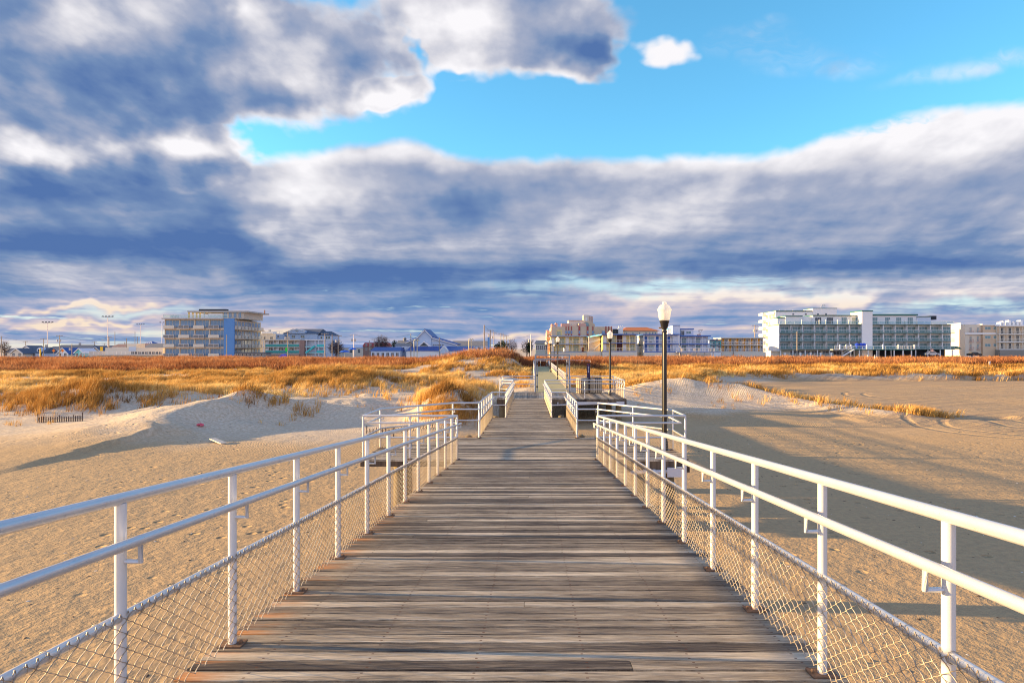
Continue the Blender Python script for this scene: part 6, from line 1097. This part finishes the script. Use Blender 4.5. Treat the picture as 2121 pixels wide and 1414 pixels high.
# grey houses behind the path end
house('grey clapboard house behind the end of the path', 1109, 1134, 711, 704.5, 196, mat('grey_green_siding', (.30, .36, .36)), slate, False, wins=3, depth=10); 
ps = empty('plank_steps', (WX(1152, 118), 118, 1.3), 'white staircase descending beside the far lamp posts', 'steps')
for k_ in range(6): bx(ps, 'tread', concrete, 3.4, 5.0, 115 + k_ * .35, 115.32 + k_ * .35, 1.3, 1.45 + k_ * .16)
for x_ in (3.35, 5.05): MB().bar((x_, 115, 2.4), (x_, 117.2, 3.35), .06, .08).bar((x_, 115, 1.9), (x_, 117.2, 2.85), .05, .05).build('stair_rail', metalw, ps)
# trees
M_bark = mat('grey_bark', (.12, .09, .08), .95, var=.3); M_twig = veg_mat('bare_twigs', [(0, (.04, .03, .03)), (1, (.15, .10, .09))], transl=.0); M_ever = veg_mat('dark_evergreen', [(0, (.01, .02, .012)), (1, (.05, .07, .03))], transl=.1)
def tree(px, pt, Yt, w, lab, m=None, n=900):
    m = m or M_twig; x, z1 = WX(px, Yt), WZ(pt, Yt); h = z1 - GZ; r = empty('tree', (x, Yt, GZ), lab, 'tree'); mb = MB(); mb.tube([(x, Yt, GZ - .3), (x + .1, Yt, GZ + h * .3), (x, Yt, GZ + h * .55)], [.22, .17, .1], 8)
    for k_ in range(7): a = k_ * .9; mb.tube([(x + .05, Yt, GZ + h * (.25 + .04 * k_)), (x + math.cos(a) * w * .35, Yt + math.sin(a) * w * .35, GZ + h * (.5 + .04 * k_)), (x + math.cos(a) * w * .7, Yt + math.sin(a) * w * .7, GZ + h * (.68 + .04 * (k_ % 4)))], [.1, .06, .03], 5)
    mb.build('trunk', M_bark, r); p = rng.normal(0, 1, (n, 3)); p /= np.linalg.norm(p, axis=1)[:, None]; p *= (rng.random(n) ** .4)[:, None] * np.array([w, w, h * .36]) * (.8 + .4 * rng.random((n, 1)))
    c = p + np.array([x, Yt, GZ + h * .63]); d_ = p / np.linalg.norm(p, axis=1)[:, None] + rng.normal(0, .6, (n, 3)); L = .5 + .5 * rng.random(n)
    if m is M_ever: L = L * .6
    t0 = c + d_ * L[:, None] * .6; sd = rng.normal(0, 1, (n, 3)) * (.035 if m is M_twig else .16); vs = np.stack([c - sd, c + sd, t0], 1).reshape(-1, 3)
    np_obj('crown', vs, np.arange(n)[:, None] * 3 + np.array([[0, 1, 2]]), m, r, attr={'rnd': np.repeat(rng.random(n), 3)})
tree(791, 695.5, 250, 2.6, 'wide bare round tree behind the red roofed building', n=2600); tree(818, 705, 250, 1.2, 'small dark bush-like tree left of the lodge', M_ever, 500); tree(1040, 705, 280, 2.2, 'dark tree among the street poles', M_ever, 900); tree(1060, 704, 280, 2.4, 'bare tree right of the street poles', n=1200); tree(1091, 705, 250, 2.0, 'bare tree beside the pale pole near the path', n=1000); tree(1097, 703, 245, .9, 'slim dark evergreen directly at the pale pole', M_ever, 500); tree(1030, 712, 240, 1.2, 'low evergreen at the foot of the clustered poles', M_ever, 500)
tree(9, 708, 240, 1.6, 'bare tree at the far left edge', n=900); tree(696, 707, 222, 2.3, 'brownish bare shrub tree right of the condominium', n=2200)
# ------------------------------------------------------------------ small things on the sand
def hz(x, y): return float(height(np.array([x]), np.array([y]))[0])
M_lath = mat('dark_wooden_laths', (.10, .06, .04), .9, var=.3)
def snow_fence(x0, y0, x1, y1, n, h, lab):
    r = empty('sand_fence', ((x0 + x1) / 2, (y0 + y1) / 2, hz((x0 + x1) / 2, (y0 + y1) / 2)), lab, 'sand fence'); mb = MB(); tops_ = []
    for i in range(n):
        t_ = i / (n - 1); x, y = x0 + (x1 - x0) * t_, y0 + (y1 - y0) * t_; z = hz(x, y); hh = h * random.uniform(.7, 1.05); hh = h * 1.35 if i in (0, n - 1) else hh; mb.box(x - .022, x + .022, y - .01, y + .01, z - .1, z + hh); tops_.append((x, y - .015, z + h * .5))
    mb.build('laths', M_lath, r); MB().tube(tops_, .006, 4).build('wire', M_lath, r)
snow_fence(-28.4, 39.2, -25.9, 39.3, 26, .38, 'half-buried dark lath sand fence at the far left below the grass clump'); snow_fence(-8.4, 34.6, -5.2, 35.4, 22, .30, 'half-buried lath sand fence in the hollow left of the boardwalk')
pk = empty('plank', (WX(452, 31), 31.0, hz(WX(452, 31), 31)), 'short pale board lying half buried in the sand at the left', 'board'); x = WX(452, 31); z = hz(x, 31)
MB().bar((x - .45, 31.4, z + .16), (x + .38, 30.7, z + .04), .28, .05).build('board', mat('bleached_board', (.62, .56, .46), .8, var=.2), pk)
fl_ = empty('flower_bunch', (WX(415, 35), 35, hz(WX(415, 35), 35)), 'tiny bunch of pink flowers dropped on the shaded dune', 'flowers'); x = WX(415, 35); z = hz(x, 35)
for k_ in range(7): a = k_ * .9; MB().lathe((x + .12 * math.cos(a), 35 + .1 * math.sin(a), z + .05 + .03 * (k_ % 3)), [(.02, -.03), (.07, .0), (.05, .05), (.0, .06)], 7).build('blossom', mat('pink_petals', (.75, .12, .18), .7), fl_)
for px, Ys, h in ((815, 33, .55), (927, 31, .45)): 
    x = WX(px, Ys); z = hz(x, Ys); tag(MB().bar((x, Ys, z - .1), (x + .02, Ys, z + h), .06, .05).build('wooden_stake', M_lath), 'dark wooden stake standing in the sand hollow, %s one' % ('left' if px < 900 else 'right'), 'stake')
def debris(n, x0, x1, y0, y1, s, m, lab):
    X = rng.uniform(x0, x1, n); Y = rng.uniform(y0, y1, n); k_ = (np.abs(X) > 2.4) & (fbm(X / 3, Y / 3, 3, 2) > .42); X, Y = X[k_], Y[k_]; n = len(X); Z = height(X, Y); a = rng.uniform(0, 6.28, n); L = s * rng.uniform(.4, 1.6, n); w = L * rng.uniform(.2, .6, n); h = L * rng.uniform(.15, .4, n)
    c, s_ = np.cos(a), np.sin(a); P = lambda u, v, z: np.stack([X + c * u - s_ * v, Y + s_ * u + c * v, Z + z], 1)
    vs = np.stack([P(-L, 0 * L, 0 * L), P(0 * L, w, 0 * L), P(L, 0 * L, 0 * L), P(0 * L, -w, 0 * L), P(0 * L, 0 * L, h)], 1).reshape(-1, 3); b = np.arange(n)[:, None] * 5
    tag(np_obj('beach_litter', vs, [np.concatenate([b + np.array([[0, 3, 4]]), b + np.array([[3, 2, 4]]), b + np.array([[2, 1, 4]]), b + np.array([[1, 0, 4]])])], m), lab, 'beach litter', kind='stuff')
debris(1500, -16, 18, 6, 34, .035, mat('dried_seaweed', (.10, .065, .04), .9), 'scattered dark bits of dried weed on the flat sand'); debris(700, -16, 22, 6, 40, .028, mat('shell_white', (.75, .70, .62), .5), 'scattered pale shell fragments on the flat sand')
